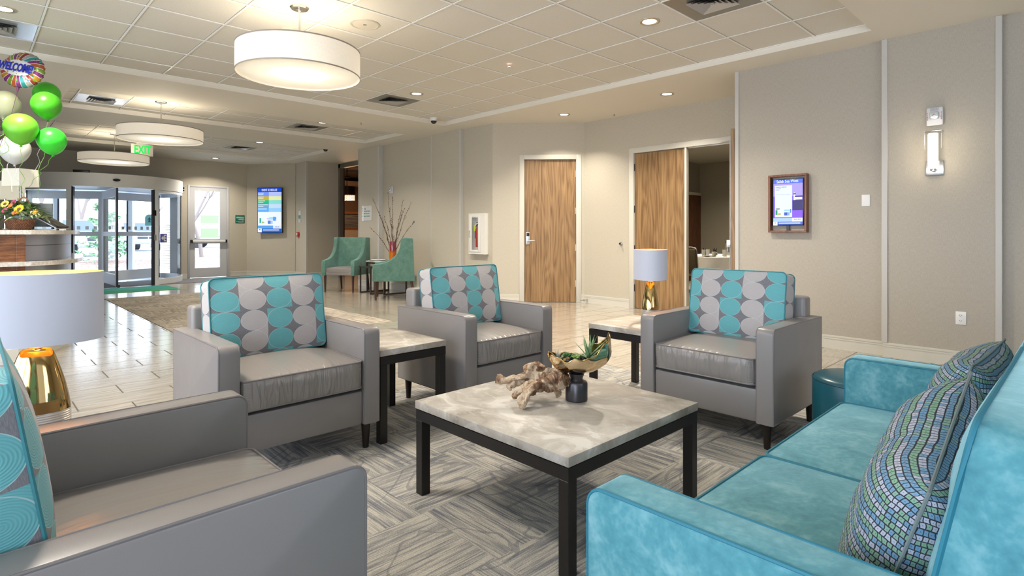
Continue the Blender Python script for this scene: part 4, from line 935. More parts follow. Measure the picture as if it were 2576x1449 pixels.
b = B(); b.bb(-.33, .33, -.43, .35, 1.42, 1.48, .01, 1); b.out('cap', CONC, t)
b = B(); b.bb(-.26, .26, -.34, .28, 1.48, 3.4); b.out('shaft', P('pale_green_stucco', (.62, .68, .54), .9), t, smooth=False)
# vehicles
PANEL = P('white_car_paint', (.80, .81, .82), .25, coat=.5); TYRE = P('tyre', (.04, .04, .045), .8); CGL = P('car_glass', (.10, .13, .16), .1); TAIL = P('tail_lamp', (.65, .06, .06), .3); GRILL = P('grille_dark', (.07, .08, .10), .4); BUMP = P('bumper_grey', (.30, .33, .38), .4, .4)
def pickup(loc, rz, label):
    """nose towards local -y"""
    t = thing('pickup_truck', label, 'truck', loc, rz, 'white pickup trucks parked outside')
    b = B(); b.bb(-.98, .98, -2.75, -1.35, .62, 1.22, .10, 3); b.bb(-.98, .98, -1.4, 1.2, .55, 1.25, .06, 2); b.bb(-.98, .98, 1.15, 2.75, .60, 1.28, .05, 2); b.out('body', PANEL, t)
    b = B(); prf = [(-1.45, 1.22), (-.75, 1.86), (.75, 1.88), (1.15, 1.24)]
    a = [b.bm.verts.new((-.86 if z > 1.5 else -.95, y, z)) for y, z in prf]; c = [b.bm.verts.new((.86 if z > 1.5 else .95, y, z)) for y, z in prf]
    b.bm.faces.new(a); b.bm.faces.new(c[::-1])
    for k in range(4): b.bm.faces.new((a[k], a[(k+1) % 4], c[(k+1) % 4], c[k]))
    cb = b.out('cab', PANEL, t, smooth=False)
    b = B(); b.quad((-.82, -1.40, 1.29), (.82, -1.40, 1.29), (.76, -.80, 1.83), (-.76, -.80, 1.83)); b.quad((-.78, 1.10, 1.34), (.78, 1.10, 1.34), (.74, .82, 1.80), (-.74, .82, 1.80))
    for s in (-1, 1): b.quad((s*.955, -1.2, 1.30), (s*.955, .9, 1.30), (s*.875, .65, 1.8), (s*.875, -.72, 1.8))
    b.out('windows', CGL, cb, smooth=False)
    for x in (-.84, .84):
        for y in (-1.85, 1.75):
            w_ = B(); w_.cyl((x-.13, y, .38), (x+.13, y, .38), .38, seg=24); w_ = w_.out('wheel', TYRE, t)
            q = B(); q.cyl((x-.135, y, .38), (x+.135, y, .38), .21, seg=16); q.out('rim', STEEL, w_)
    b = B(); b.bb(-1, 1, -2.88, -2.70, .45, .68, .04); b.out('front_bumper', BUMP, t)
    b = B(); b.bb(-1, 1, 2.70, 2.90, .42, .66, .04); b.out('rear_bumper', BUMP, t)
    gq = B(); gq.bb(-.60, .60, -2.80, -2.74, .78, 1.14, .03); gq = gq.out('grille', GRILL, t)
    b = B(); b.bb(-.62, .62, -2.82, -2.78, .93, .97); b.bb(-.03, .03, -2.82, -2.78, .78, 1.14); b.bb(-.62, .62, -2.82, -2.78, 1.12, 1.16); b.out('crossbar', STEEL, gq, smooth=False)
    for s in (-1, 1):
        q = B(); q.bb(s*.66, s*.95, -2.80, -2.74, .88, 1.12, .02); q.out('headlamp', WHITE, t)
        q = B(); q.bb(s*.86, s*.99, 2.70, 2.78, .82, 1.16, .02); q.out('tail_lamp', TAIL, t)
    return t
pickup((-37.2, 3.65, -.03), R(115), 'white pickup truck seen from behind left of the conifer')
pickup((-45.0, 8.0, -.03), R(98), 'white pickup truck facing the entrance right of the conifer')
VGR = P('van_green', (.22, .60, .16), .35)
t = thing('shuttle_van', 'white and green shuttle van seen through the exit door', 'van', (-47.5, 15.0, -.03), R(155))
b = B(); b.bb(-1.1, 1.1, -3.2, 3.4, .55, 2.75, .22, 4); b.out('body', PANEL, t)
b = B()
for s in (-1, 1):
    b.bb(s*1.105, s*1.115, -1.2, 3.0, .8, 2.5)
b.bb(-1.0, 1.0, 3.405, 3.42, .8, 2.5); gp = b.out('green_panel', VGR, t, smooth=False)
b = B()
for s in (-1, 1):
    b.bb(s*1.12, s*1.13, 1.9, 2.3, .9, 2.4); b.bb(s*1.12, s*1.13, .3, .7, .9, 2.4); b.bb(s*1.12, s*1.13, .7, 1.9, 1.5, 1.9)
b.bb(-.6, -.3, 3.43, 3.44, .9, 2.4); b.bb(.3, .6, 3.43, 3.44, .9, 2.4); b.bb(-.3, .3, 3.43, 3.44, 1.5, 1.85); b.out('white_letter', PANEL, gp, smooth=False)
for x in (-.95, .95):
    for y in (-2.2, 2.2): w_ = B(); w_.cyl((x-.15, y, .42), (x+.15, y, .42), .42, seg=24); w_.out('wheel', TYRE, t)
def bare_tree(x, y, h, label, seed, lean=.05, bark=None):
    random.seed(seed); t = thing('bare_tree', label, 'tree', (x, y, -.03), 0, 'bare winter trees outside')
    b = B()
    def grow(p, d, ln, r, dep):
        pts = [p]; q = p.copy(); dd_ = d.copy()
        for i in range(4):
            dd_ = (dd_+Vector((random.gauss(0, .09), random.gauss(0, .09), .05))).normalized(); q = q+dd_*ln/4; pts.append(q.copy())
        b.tube(pts, [r*(1-.45*i/4) for i in range(5)], 5, cap=False)
        if dep > 0:
            for k in range(4 if dep > 2 else 3):
                s = random.uniform(.3, 1); i = min(3, int(s*4)); a = random.uniform(0, 6.28); o_ = Vector((math.cos(a), math.sin(a), random.uniform(.3, .9)))
                grow(pts[i+1] if s > .3 else pts[1], (dd_*.8+o_*.75).normalized(), ln*random.uniform(.55, .75), r*.5, dep-1)
    grow(Vector((0, 0, 0)), Vector((lean, lean, 1)).normalized(), h*.5, h*.016, 4)
    b.out('branches', bark or BARK, t, ang=None, recalc=False)
bare_tree(-26.2, 7.15, 5.6, 'bare tree directly behind the exit door glass', 5, .02, BARK)
bare_tree(-37.0, 9.0, 7, 'thinner bare tree behind the left edge of the exit door glass', 8)
bare_tree(-52, 10.6, 9, 'bare tree behind the pickup facing the entrance', 12)
bare_tree(-50, 5.6, 9, 'bare tree above the pickup seen from behind', 21)
bare_tree(-44, 2.9, 8, 'bare tree farthest left behind the desk terminal', 31)
b = B(); random.seed(6)
for k in range(260):
    y = random.uniform(-30, 60); s = random.uniform(1.3, 2.6); b.ball((-95+random.uniform(-6, 6)-abs(y)*.1, y, s*.8), s, 1, (1, 1.3, .9))
for v in b.bm.verts: v.co += Vector((0, noise.noise(v.co*.9), noise.noise(v.co*1.3)))*.8
o = b.out('distant_treeline', P('far_trees', (.38, .40, .37), 1), None, smooth=False); o['kind'] = 'stuff'; tag(o, 'pale distant line of trees beyond the car park', 'trees')
g = None
# ------------------------------------------------------------------ reception desk
def ell(cx, cy, ax, ay, t0, t1, n=22): return [(cx+ax*math.cos(R(t0+(t1-t0)*k/n)), cy+ay*math.sin(R(t0+(t1-t0)*k/n))) for k in range(n+1)]
QTZ = G('quartz_counter', .16); f = QTZ.noise(QTZ.obj(), 60, 3); QTZ.col(QTZ.ramp(f, [(.35, (.50, .47, .42)), (.6, (.66, .63, .58))])); QTZ = QTZ.mat
g = G('brushed_panel', .32, .65, (.30, .33, .42)); _, _, z = g.sep(g.obj()); ln = g.m('GREATER_THAN', g.m('ABSOLUTE', g.m('SUBTRACT', g.m('FRACT', g.m('DIVIDE', z, .152)), .5)), .48)
g.col(g.mix(ln, (.34, .37, .47), (.08, .09, .13))); MPAN = g.mat
dk = thing('reception_desk', 'curved reception desk with walnut front and pale counters at the left edge', 'desk', (0, 0, 0))
bo = [(-7.05, -2.4)]+[(-7.05, .36)]+ell(-8.95, .40, 1.85, .51, 10, 90)+[(-9.9, .91), (-9.9, -2.4)]
b = B(); b.prism(bo, .10, 1.166); b.out('curved_body', MPAN, dk, ang=25)
b = B(); b.bb(-7.056, -7.03, -2.4, .335, .912, 1.166, .002, 1); b.bb(-7.056, -7.03, -2.4, .335, .10, .87, .002, 1); pn = b.out('wood_panel', WOODD, dk)
b = B(); b.bb(-7.058, -7.024, .335, .40, .10, 1.166, .003, 1); b.out('corner_post', WOODD, pn)
b = B(); b.prism([(x+.055, y-.01) if x > -9.5 else (x, y) for x, y in bo], 0, .10); b.out('plinth', PAINT, dk, smooth=False)
co = [(-6.94, -2.4), (-6.94, .44)]+ell(-8.93, .46, 1.95, .56, 12, 90)+[(-9.9, 1.02), (-9.9, -2.4)]
B().prism(co, .872, .912).out('lower_counter', QTZ, dk, ang=25)
cu_ = [(-6.98, -2.4), (-6.98, .44)]+ell(-8.93, .46, 1.93, .53, 12, 90)+[(-9.9, .99), (-9.9, -2.4)]
B().prism(cu_, 1.168, 1.21).out('upper_counter', QTZ, dk, ang=25)
def boxshade(loc, rz, label, w=.30, h=.215):
    t = thing('desk_lamp', label, 'table lamp', loc, rz, 'square-shaded lamps on the reception desk')
    SH = bpy.data.materials.get('cream_box_shade') or P('cream_box_shade', (.78, .76, .64), .8, emit=(1, .97, .80), es=.25)
    b = B(); z0 = .36
    for q in range(4):
        M = Matrix.Rotation(q*PI/2, 3, 'Z'); s0_, s1_ = w*.5, w*.5*.97
        b.quad(*[M @ Vector(v) for v in ((-s0_, -s0_, z0), (s0_, -s0_, z0), (s1_, -s1_, z0+h), (-s1_, -s1_, z0+h))])
    b.out('shade', SH, t, smooth=False)
    b = B(); b.bb(-.07, .07, -.07, .07, 0, .02, .003); b.cyl((0, 0, .02), (0, 0, z0+.1), .012, seg=10); b.out('chrome_stand', CHROME, t)
    return t
boxshade((-7.97, .415, 1.315), R(38), 'square cream lamp shade behind the ribbons on the reception desk', .215, .185)
boxshade((-8.75, .32, 1.21), R(30), 'second square cream lamp lower down behind the flower basket', .26, .20)
b = B(); b.box((-7.98, .405, 1.2625), (.16, .16, .105), .004); tag(b.out('lamp_riser', BLACKW), 'small dark riser box under the front desk lamp', 'riser')
t = thing('desk_terminal', 'tilted black touch terminal on a stand at the desk end', 'computer terminal', (-7.95, .66, 1.213), R(46))
b = B(); b.box((.03, 0, .085), (.24, .17, .022), .004, rot=(0, R(28), 0)); b.out('screen', BLACK, t)
b = B(); b.box((.03, 0, .073), (.245, .175, .012), .003, rot=(0, R(28), 0)); b.out('bezel', STEEL, t)
b = B(); b.cyl((.02, 0, 0), (.05, 0, .075), .012, seg=10); b.bb(-.05, .06, -.05, .05, 0, .008, .002); b.out('stand', BLACK, t)
t = thing('computer_monitor', 'upright computer monitor seen edge-on behind the flower basket', 'monitor', (-8.15, .52, 1.21), R(75))
b = B(); b.box((0, 0, .17), (.36, .03, .26), .005); b.out('screen', P('monitor_grey', (.12, .15, .17), .3), t)
b = B(); b.cyl((0, 0, 0), (0, 0, .08), .02, seg=10); b.bb(-.09, .09, -.06, .06, 0, .01, .002); b.out('foot', BLACK, t)
b = B(); b.bb(-7.62, -7.38, .48, .66, 1.21, 1.222, .002); tag(b.out('paper_tray', P('tray_white', (.7, .7, .66), .6)), 'flat white paper tray on the counter beside the flower basket', 'paper tray')
# flower basket
fb = thing('flower_basket', 'wicker basket of sunflowers and mixed blooms on the reception desk', 'flower basket', (-7.352, .378, 1.21), R(45.98))
g = G('wicker', .7); x, y, z = g.sep(g.obj()); an = g.m('ARCTAN2', y, x); wv = g.m('MULTIPLY', g.m('SINE', g.m('MULTIPLY', an, 34.)), g.m('SINE', g.m('MULTIPLY', z, 420.)))
g.col(g.ramp(g.m('ADD', g.m('MULTIPLY', wv, .5), g.m('MULTIPLY', g.noise(g.obj(), 30, 2), .9)), [(.2, (.09, .025, .012)), (.5, (.26, .10, .05)), (.9, (.42, .20, .10))])); g.bump(wv, .8, .006); WICK = g.mat
b = B(); b.lathe([(0, 0), (.092, 0), (.100, .015), (.120, .06), (.134, .10), (.138, .104), (.134, .108), (.126, .10), (0, .07)], 40, sy=.8); b.out('basket_body', WICK, fb)
b = B(); b.tube([(0+.115*math.cos(R(a))*.75+.02, .02*math.sin(R(a)), .09+.235*math.sin(R(a))) for a in range(20, 171, 10)], .007, 6); b.out('handle', P('basket_handle', (.45, .22, .12), .6), fb)
random.seed(9); b = B(); b2 = B(); b3 = B()
for k in range(420):
    a = random.uniform(0, 6.28); e = random.uniform(-.25, 1.3); r_ = random.uniform(.03, .20); x = r_*math.cos(a)*1.15; y = r_*math.sin(a)*.7; z = .12+.12*(1-(r_/.2)**2)+random.uniform(-.03, .03)
    blade([b, b2, b3][k % 3], (x, y, z), (math.cos(a+random.uniform(-.6, .6)), math.sin(a+random.uniform(-.6, .6)), e), random.uniform(.05, .11), random.uniform(.018, .034), .6, 4)
b.out('dark_leaves', P('leaf_dark', (.06, .17, .05), .5), fb, ang=None, recalc=False); b2.out('mid_leaves', P('leaf_mid', (.20, .34, .10), .55), fb, ang=None, recalc=False); b3.out('pale_leaves', P('leaf_pale', (.50, .54, .32), .6), fb, ang=None, recalc=False)
def bloom(name, x, y, z, r, pc, cc, n=16, label=None):
    # faces the camera side (-y) and slightly up
    e = B(); M = Matrix.Translation((x, y, z)) @ Matrix.Rotation(R(62), 4, 'X')
    for k in range(n):
        a = 2*PI*k/n; d = Vector((math.cos(a), math.sin(a), .18)); s = Vector((-math.sin(a), math.cos(a), 0))
        vs = [M @ (d*r*.3-s*r*.08), M @ (d*r*.7-s*r*.17), M @ (d*r), M @ (d*r*.7+s*r*.17), M @ (d*r*.3+s*r*.08)]; e.bm.faces.new([e.bm.verts.new(v) for v in vs])
    fl = e.out(name, pc, fb, smooth=False, recalc=False)
    e = B(); e.ball(tuple(M @ Vector((0, 0, .004))), r*.40, 1, (1, 1, .45), M.to_3x3().to_4x4()); e.out('flower_centre', cc, fl)
    if label: fl['label'] = label
YEL = P('petal_yellow', (.80, .42, .02), .6); PYE = P('petal_pale_yellow', (.62, .58, .12), .6); MAG = P('petal_magenta', (.50, .06, .18), .6); ORA = P('petal_orange', (.75, .20, .05), .6); BRC = P('centre_brown', (.12, .05, .02), .8); ORC = P('centre_orange', (.85, .35, .05), .7)
bloom('sunflower', .108, -.13, .20, .050, YEL, BRC, 20, 'large yellow sunflower'); bloom('sunflower', -.045, -.11, .25, .042, PYE, BRC, 18, 'paler yellow sunflower')
bloom('daisy', -.015, -.15, .185, .028, MAG, ORC, 14); bloom('daisy', .028, -.10, .265, .030, MAG, BRC, 14); bloom('daisy', -.13, -.10, .235, .022, MAG, BRC, 12)
bloom('rose', .032, -.14, .232, .024, ORA, ORA, 10); bloom('rose', .088, -.16, .165, .026, ORA, ORA, 10); bloom('lily', .20, -.06, .175, .034, YEL, ORC, 8)
# balloons
def balloon(loc, col, label, r=.122, tilt=(0, 0), tr=0):
    t = thing('latex_balloon', label, 'balloon', loc, 0, 'balloon bouquet over the desk')
    t.rotation_euler = (tilt[0], tilt[1], 0)
    b = B(); prof = [(0, r*1.02)]+[(r*math.sin(R(a))*(1 if a < 95 else (1-.0022*(a-95))), (r*math.cos(R(a))*(1.0 if a < 90 else 1.22))) for a in range(8, 172, 8)]+[(.010, -r*1.25), (.006, -r*1.29), (.014, -r*1.35), (0, -r*1.35)]
    b.lathe(prof, 32)
    b.out('latex', P('balloon_latex', col, .35, coat=.12, alpha=1-tr), t, ang=60)
    b = B(); p0 = Vector((0, 0, -r*1.33)); end = Vector((-7.345, .40, 1.50))-Vector(loc); random.seed(int(loc[2]*1000)); ph = random.random()*6
    pts = [p0.lerp(end, s/14)+Vector((math.sin(s*1.1+ph), math.cos(s*1.3+ph), 0))*.022*math.sin(PI*s/14) for s in range(15)]
    b.tube(pts, .0022, 4); b.out('ribbon', RIBW if 'white' in label or 'pale' in label else RIBG, t)
RIBW = P('ribbon_white', (.80, .80, .78), .4); RIBG = P('ribbon_green', (.22, .55, .08), .4)
balloon((-7.55, .60, 2.62), (.06, .52, .02), 'green balloon just behind the foil balloon', .120, (.1, .2))
balloon((-7.10, .56, 2.43), (.055, .38, .015), 'darker green balloon right of the pale balloon', .124, (.1, .45))
balloon((-7.40, .27, 2.44), (.42, .45, .30), 'pale see-through balloon at the left of the bouquet', .128, (-.1, -.35), .3)
balloon((-7.05, .37, 2.175), (.13, .48, .03), 'yellow-green balloon in the middle of the bouquet', .134, (0, -.05))
balloon((-7.56, .35, 2.03), (.80, .82, .80), 'white balloon lowest in the bouquet', .130, (0, .15))
balloon((-7.10, .60, 2.09), (.04, .68, .04), 'bright green balloon at the right of the bouquet', .122, (.1, .45))
t = thing('foil_balloon', 'round striped foil balloon reading welcome at the top of the bouquet', 'balloon', (-7.264, .397, 2.766), R(45.98), 'balloon bouquet over the desk'); t.rotation_euler = (R(-8), R(10), R(45.98))
g = G('foil_print', .22, .25); x, y, z = g.sep(g.obj()); an = g.m('DIVIDE', g.m('ADD', g.m('ARCTAN2', g.m('MULTIPLY', z, 1.15), x), PI), 2*PI)
an = g.m('ADD', an, g.m('MULTIPLY', g.m('SQRT', g.m('ADD', g.m('MULTIPLY', x, x), g.m('MULTIPLY', z, z))), .25))
fr = g.m('FRACT', g.m('MULTIPLY', an, 3.)); pal = [(.03, .28, .26), (.36, .36, .33), (.28, .03, .02), (.45, .22, .02), (.18, .03, .15), (.18, .30, .04), (.42, .10, .03), (.20, .03, .16)]
c = g.ramp(fr, [(k/8, pal[k]) for k in range(8)], 'CONSTANT')
wl = g.m('LESS_THAN', g.m('FRACT', g.m('MULTIPLY', fr, 8.)), .12); c = g.mix(wl, c, (.75, .75, .72))
ov = g.m('ADD', g.m('POWER', g.m('DIVIDE', x, .150), 2.), g.m('POWER', g.m('DIVIDE', z, .078), 2.)); ov = g.m('LESS_THAN', g.m('ADD', ov, 0.0), 1.)
c = g.mix(ov, c, (.72, .71, .68))
vo = g.n('TexVoronoi', {'Vector': g.comb(x, z, 0.0), 'Scale': 27.0, 'Randomness': .8}); dt = g.m('MULTIPLY', g.m('LESS_THAN', vo.outputs['Distance'], .33), g.m('GREATER_THAN', g.m('ABSOLUTE', z), .036))
hs = g.n('HueSaturation', {'Saturation': 1.6, 'Value': .4, 'Color': vo.outputs['Color']}); c = g.mix(g.m('MULTIPLY', dt, .85), c, hs.outputs[0])
g.col(c); g.bump(g.noise(g.mp(g.obj(), (30, 1, 30)), 1, 2), .15, .01); FOIL = g.mat
b = B(); n = 48
b.grid(lambda u, v: Vector(((.205+.006*math.sin(u*2*PI*24)*(1 if 1 else 0))*math.sin(PI*v)*math.cos(u*2*PI), -.072*math.cos(PI*v), .178*math.sin(PI*v)*math.sin(u*2*PI)*(1+.02*math.sin(u*2*PI*24)))), 72, 16, wu=True)
bmesh.ops.remove_doubles(b.bm, verts=b.bm.verts, dist=.0005)
b.out('foil', FOIL, t, ang=60)
tb = text('WELCOME!', .108, P('foil_blue', (.02, .03, .42), .3, .3), t, (-.005, -.0755, -.004), (R(90), 0, 0), sx=.60, bold=.004)
b = B(); b.cyl((0, 0, -.165), (.01, 0, -.215), .016, .007, 8); b.tube([(.01, 0, -.215), (.02, 0, -.45), (.0, 0, -.9), (.01, -.01, -1.26)], .002, 4); b.out('tied_neck', P('foil_neck', (.16, .05, .12), .3, .3), t)
b = B()
for s, (x, z) in enumerate([(.02, -.50), (-.02, -.62), (.06, -.60)]):
    b.tube([(x+.022*math.sin(k*.9+s), .022*math.cos(k*.9), z-.028*k) for k in range(16)], .0028, 4)
b.out('curled_ribbon', RIBG, t)
# ------------------------------------------------------------------ screens and signs
def emis(name, c, s=.95):
    return bpy.data.materials.get(name) or P(name, tuple(k*.2 for k in c), .4, emit=c, es=s)
def rects(name, rl, parent, y):
    me = bpy.data.meshes.new(name); vs = []; fs = []; mats = []; mi = []
    for i, (x0, x1, z0, z1, m) in enumerate(rl):
        k = len(vs); yy = y-.0004*i; vs += [(x0, yy, z0), (x1, yy, z0), (x1, yy, z1), (x0, yy, z1)]; fs.append((k, k+1, k+2, k+3))
        if m not in mats: mats.append(m)
        mi.append(mats.index(m))
    me.from_pydata(vs, [], fs)
    for m in mats: me.materials.append(m)
    for p, q in zip(me.polygons, mi): p.material_index = q
    o = bpy.data.objects.new(name, me); COL.objects.link(o); o.parent = parent; return o
EM = lambda r, g_, b_: emis('screen_%d_%d_%d' % (r, g_, b_), ((r/255)**2.2, (g_/255)**2.2, (b_/255)**2.2))
WT = EM(245, 250, 255)
t = thing('event_screen', 'tall lit event schedule screen on the angled wall by the exit door', 'display screen', (-15.4825, 5.915, 1.7765), math.atan2(.442, .557))
b = B(); b.bb(-.355, .355, -.065, -.015, -.608, .608, .004); b.bb(-.2, .2, -.015, .01, -.3, .3); b.out('casing', BLACK, t)
W2, X1 = .338, -.022
rl = [(-W2, W2, -.595, .595, EM(225, 235, 255)), (-W2, W2, .49, .595, EM(10, 70, 190)), (-W2, X1, .38, .49, EM(110, 140, 235)), (X1, W2, .38, .49, EM(170, 185, 250)), (-W2, X1, .275, .38, EM(185, 170, 50)), (X1, W2, .275, .38, EM(215, 225, 160)),
      (-W2, X1, .17, .275, EM(20, 175, 130)), (X1, W2, .17, .275, EM(125, 210, 205)), (-W2, X1, .06, .17, EM(110, 155, 195)), (X1, W2, .06, .17, EM(185, 210, 235)), (-W2, X1, -.045, .06, EM(90, 165, 235)), (X1, W2, -.045, .06, EM(140, 195, 250)),
      (-W2, .10, -.49, -.41, EM(90, 155, 225)), (.10, W2, -.50, -.41, EM(215, 225, 250)), (-W2, W2, -.595, -.49, EM(20, 85, 185)), (-W2, -.225, -.59, -.485, EM(235, 245, 245)), (-.295, -.265, -.535, -.50, EM(20, 150, 120)),
      (-.29, -.24, -.345, -.21, EM(60, 170, 150)), (-.215, -.17, -.345, -.305, EM(150, 170, 70)), (-.17, -.14, -.345, -.305, EM(205, 220, 190)), (-.05, .03, -.365, -.275, EM(85, 125, 205)), (.03, .09, -.365, -.275, EM(165, 190, 240)), (-.04, .1, -.25, -.20, EM(165, 205, 245)), (-.0, .1, -.20, -.18, EM(165, 205, 245)), (.10, .185, -.28, -.175, EM(80, 155, 230)), (.17, .195, -.24, -.19, EM(80, 155, 230)), (-.075, -.05, -.235, -.215, EM(240, 130, 150))]
rl += [(-W2+.015, -W2+.015+w_, z, z+.012, WT) for z, w_ in ((.455, .16), (.42, .15), (.35, .16), (.31, .15), (.245, .20), (.205, .15), (.14, .28), (.10, .15), (.03, .25))]
rl += [(-.19, .28, -.528, -.518, WT), (-.19, .28, -.556, -.548, WT)]
rects('display', rl, t, -.0665)
text('EVENT SCHEDULE', .088, WT, t, (0, -.080, .543), (R(90), 0, 0), sx=.62); text('9:45 AM', .05, EM(80, 90, 120), t, (.22, -.080, -.447), (R(90), 0, 0), sx=.7)
t = thing('room_screen', 'small lit meeting room screen in a wooden frame on the right wall', 'display screen', (-2.299, 6.38, 1.497))
b = B(); fw_, fh_ = .196, .311
for x0, x1, z0, z1 in ((-fw_, fw_, fh_-.022, fh_), (-fw_, fw_, -fh_, -fh_+.022), (-fw_, -fw_+.022, -fh_+.022, fh_-.022), (fw_-.022, fw_, -fh_+.022, fh_-.022)): b.bb(x0, x1, -.075, 0, z0, z1, .002, 1)
b.out('frame', WOODF, t)
b = B(); b.bb(-.165, .16, -.045, -.005, -.235, .268, .004); b.bb(-.02, .01, -.03, -.01, -.29, -.23); b.out('casing', BLACK, t)
rl = [(-.150, .150, -.225, .258, EM(120, 95, 235)), (-.150, .150, .08, .215, EM(165, 150, 250)), (-.15, .15, -.15, -.06, EM(130, 90, 245)), (-.150, .150, .215, .258, EM(75, 110, 225)), (.048, .15, -.075, .035, EM(55, 50, 110)), (.075, .145, .04, .065, EM(235, 235, 255)), (.06, .078, .035, .10, EM(235, 235, 255)), (.055, .083, .095, .105, EM(50, 40, 130)), (.072, .15, .065, .08, EM(60, 50, 140)),
      (.062, .075, .105, .12, EM(200, 190, 250)), (-.132, .045, -.145, .195, EM(215, 225, 250)), (-.150, .150, -.195, -.155, EM(165, 195, 245)), (.045, .15, -.195, -.155, EM(235, 240, 255)), (-.15, .15, -.225, -.195, EM(70, 110, 215)), (-.15, -.105, -.235, -.195, EM(230, 245, 240)), (-.134, -.122, -.212, -.202, EM(20, 150, 100)), (-.125, -.105, -.12, -.07, EM(30, 150, 100)), (-.1, -.07, -.12, -.103, EM(180, 175, 60)), (-.035, -.003, -.128, -.095, EM(60, 90, 190)), (-.003, .02, -.128, -.095, EM(130, 165, 230)), (-.035, .02, -.08, -.065, EM(140, 200, 240)), (.025, .037, -.1, -.06, EM(70, 130, 210)), (-.122, .033, .098, .100, EM(150, 155, 180)), (-.122, -.07, .16, .164, EM(120, 125, 150)), (-.122, -.085, .147, .150, EM(120, 125, 150)), (-.09, .13, -.208, -.204, WT), (-.09, .13, -.217, -.214, WT), (-.12, -.08, -.06, -.052, EM(60, 60, 70))]
rects('display', rl, t, -.0465)
text('Salish Sea West', .044, WT, t, (.0, -.060, .237), (R(90), 0, 0), sx=.80); text("TODAY'S EVENTS", .016, EM(60, 65, 90), t, (-.122, -.060, .177), (R(90), 0, 0), align='LEFT', sx=.9); text('9:45 AM', .024, EM(80, 90, 120), t, (.10, -.060, -.172), (R(90), 0, 0), sx=.85)
GRS = P('sign_green', (.0, .13, .075), .5); WSG = P('sign_white', (.66, .67, .67), .5); GTX = P('sign_text_green', (.02, .22, .16), .5); WTX = P('sign_text_white', (.72, .78, .75), .5)
t = thing('wall_sign', 'small dark green plaque with white text right of the exit door', 'sign', (-16.1, 5.322, 1.545), R(90))
B().bb(-.118, .118, -.012, 0, -.106, .106, .002).out('plate', GRS, t)
rects('text_lines', [(-.095, .10, .052, .058, WTX), (-.095, .10, .022, .038, WTX), (-.02, .10, 0, .007, WTX), (-.045, .10, -.026, -.014, WTX), (.045, .10, -.052, -.043, WTX), (-.105, .10, -.073, -.068, WTX), (-.05, .10, -.091, -.086, WTX)], t, -.0125)
t = thing('wall_sign', 'white notice with two green bands beside the event screen', 'sign', (-14.70, 6.37, 1.60))
B().bb(-.075, .075, -.010, 0, -.155, .155, .002).out('plate', WSG, t)
rects('text_lines', [(-.07, .07, .0, .035, GTX), (-.06, .065, -.05, -.012, GTX), (-.03, .065, -.085, -.08, GTX), (-.01, .065, -.115, -.11, GTX)], t, -.0105)
t = thing('directory_sign', 'white directory sign with arrows on the narrow raised wall panel', 'sign', (-11.07, 6.30, 1.605))
b = B(); b.bb(-.20, .20, -.010, 0, -.163, .163, .002); b.out('plate', WSG, t); b = B(); b.bb(-.206, -.135, -.016, -.008, -.17, .166, .002); b.out('arrow_strip', P('strip_white', (.88, .88, .9), .4), t)
for z, s in ((.095, 'Lounge'), (.045, 'Northwater Restaurant'), (-.012, 'Salish Sea East Room'), (-.065, 'Salish Sea West Room')): text(s, .034, GTX, t, (-.12, -.0115, z), (R(90), 0, 0), align='LEFT', sx=.8, name='lettering')
b = B()
for z, up in ((.095, 1), (.045, 1), (-.012, 0), (-.065, 0)):
    if up: b.quad((-.182, -.0165, z), (-.158, -.0165, z), (-.168, -.0165, z+.02), (-.172, -.0165, z+.02)); b.quad((-.173, -.0165, z-.02), (-.167, -.0165, z-.02), (-.167, -.0165, z), (-.173, -.0165, z))
    else: b.quad((-.17, -.0165, z-.011), (-.17, -.0165, z+.011), (-.155, -.0165, z+.002), (-.155, -.0165, z-.002)); b.quad((-.185, -.0165, z-.003), (-.17, -.0165, z-.003), (-.17, -.0165, z+.003), (-.185, -.0165, z+.003))
b.out('arrows', P('arrow_blue', (.03, .05, .16), .5), t, smooth=False)
REDP = P('alarm_red', (.42, .05, .04), .45)
t = thing('fire_pull_station', 'red fire alarm pull station below the white notice', 'fire alarm', (-14.77, 6.37, 1.13))
b = B(); b.bb(-.05, .05, -.045, 0, -.065, .065, .006); b.out('housing', REDP, t); b = B(); b.bb(-.028, .028, -.06, -.044, -.02, .03, .003); b.out('handle', WHITE, t)
def strobe(loc, label, s=1):
    t = thing('fire_strobe', label, 'fire alarm', loc, 0, 'white fire strobes on the walls')
    b = B(); b.bb(-.062*s, .062*s, -.040*s, 0, -.082*s, .082*s, .012*s, 3); b.out('housing', P('strobe_white', (.66, .66, .68), .35), t)
    b = B(); b.bb(-.034*s, .034*s, -.066*s, -.038*s, -.028*s, .040*s, .012*s, 3); b.out('lens', P('strobe_lens', (.60, .64, .70), .08, .3, spec=.9), t)
    b = B(); b.ball((0, -.055*s, .006*s), .018*s, 2, (1, .8, 1)); b.out('flash_tube', CHROME, t)
    b = B()
    for k in range(9): b.bb((-.03+.007*k)*s, (-.027+.007*k)*s, -.0412*s, -.0395*s, .048*s, .074*s)
    b.out('grille', P('grille_grey', (.35, .35, .37), .5), t, smooth=False)
    for x in (-.051, .051):
        for i, ch in enumerate('FIRE'): text(ch, .021*s, REDP, t, (x*s, -.0412*s, (.028-.018*i)*s), (R(90), 0, 0), name='lettering')
strobe((-1.017, 6.33, 2.237), 'white fire strobe on the right wall above the lit sconce')
strobe((-10.204, 6.385, 2.068), 'white fire strobe on the corridor wall above the twig vase', .9)
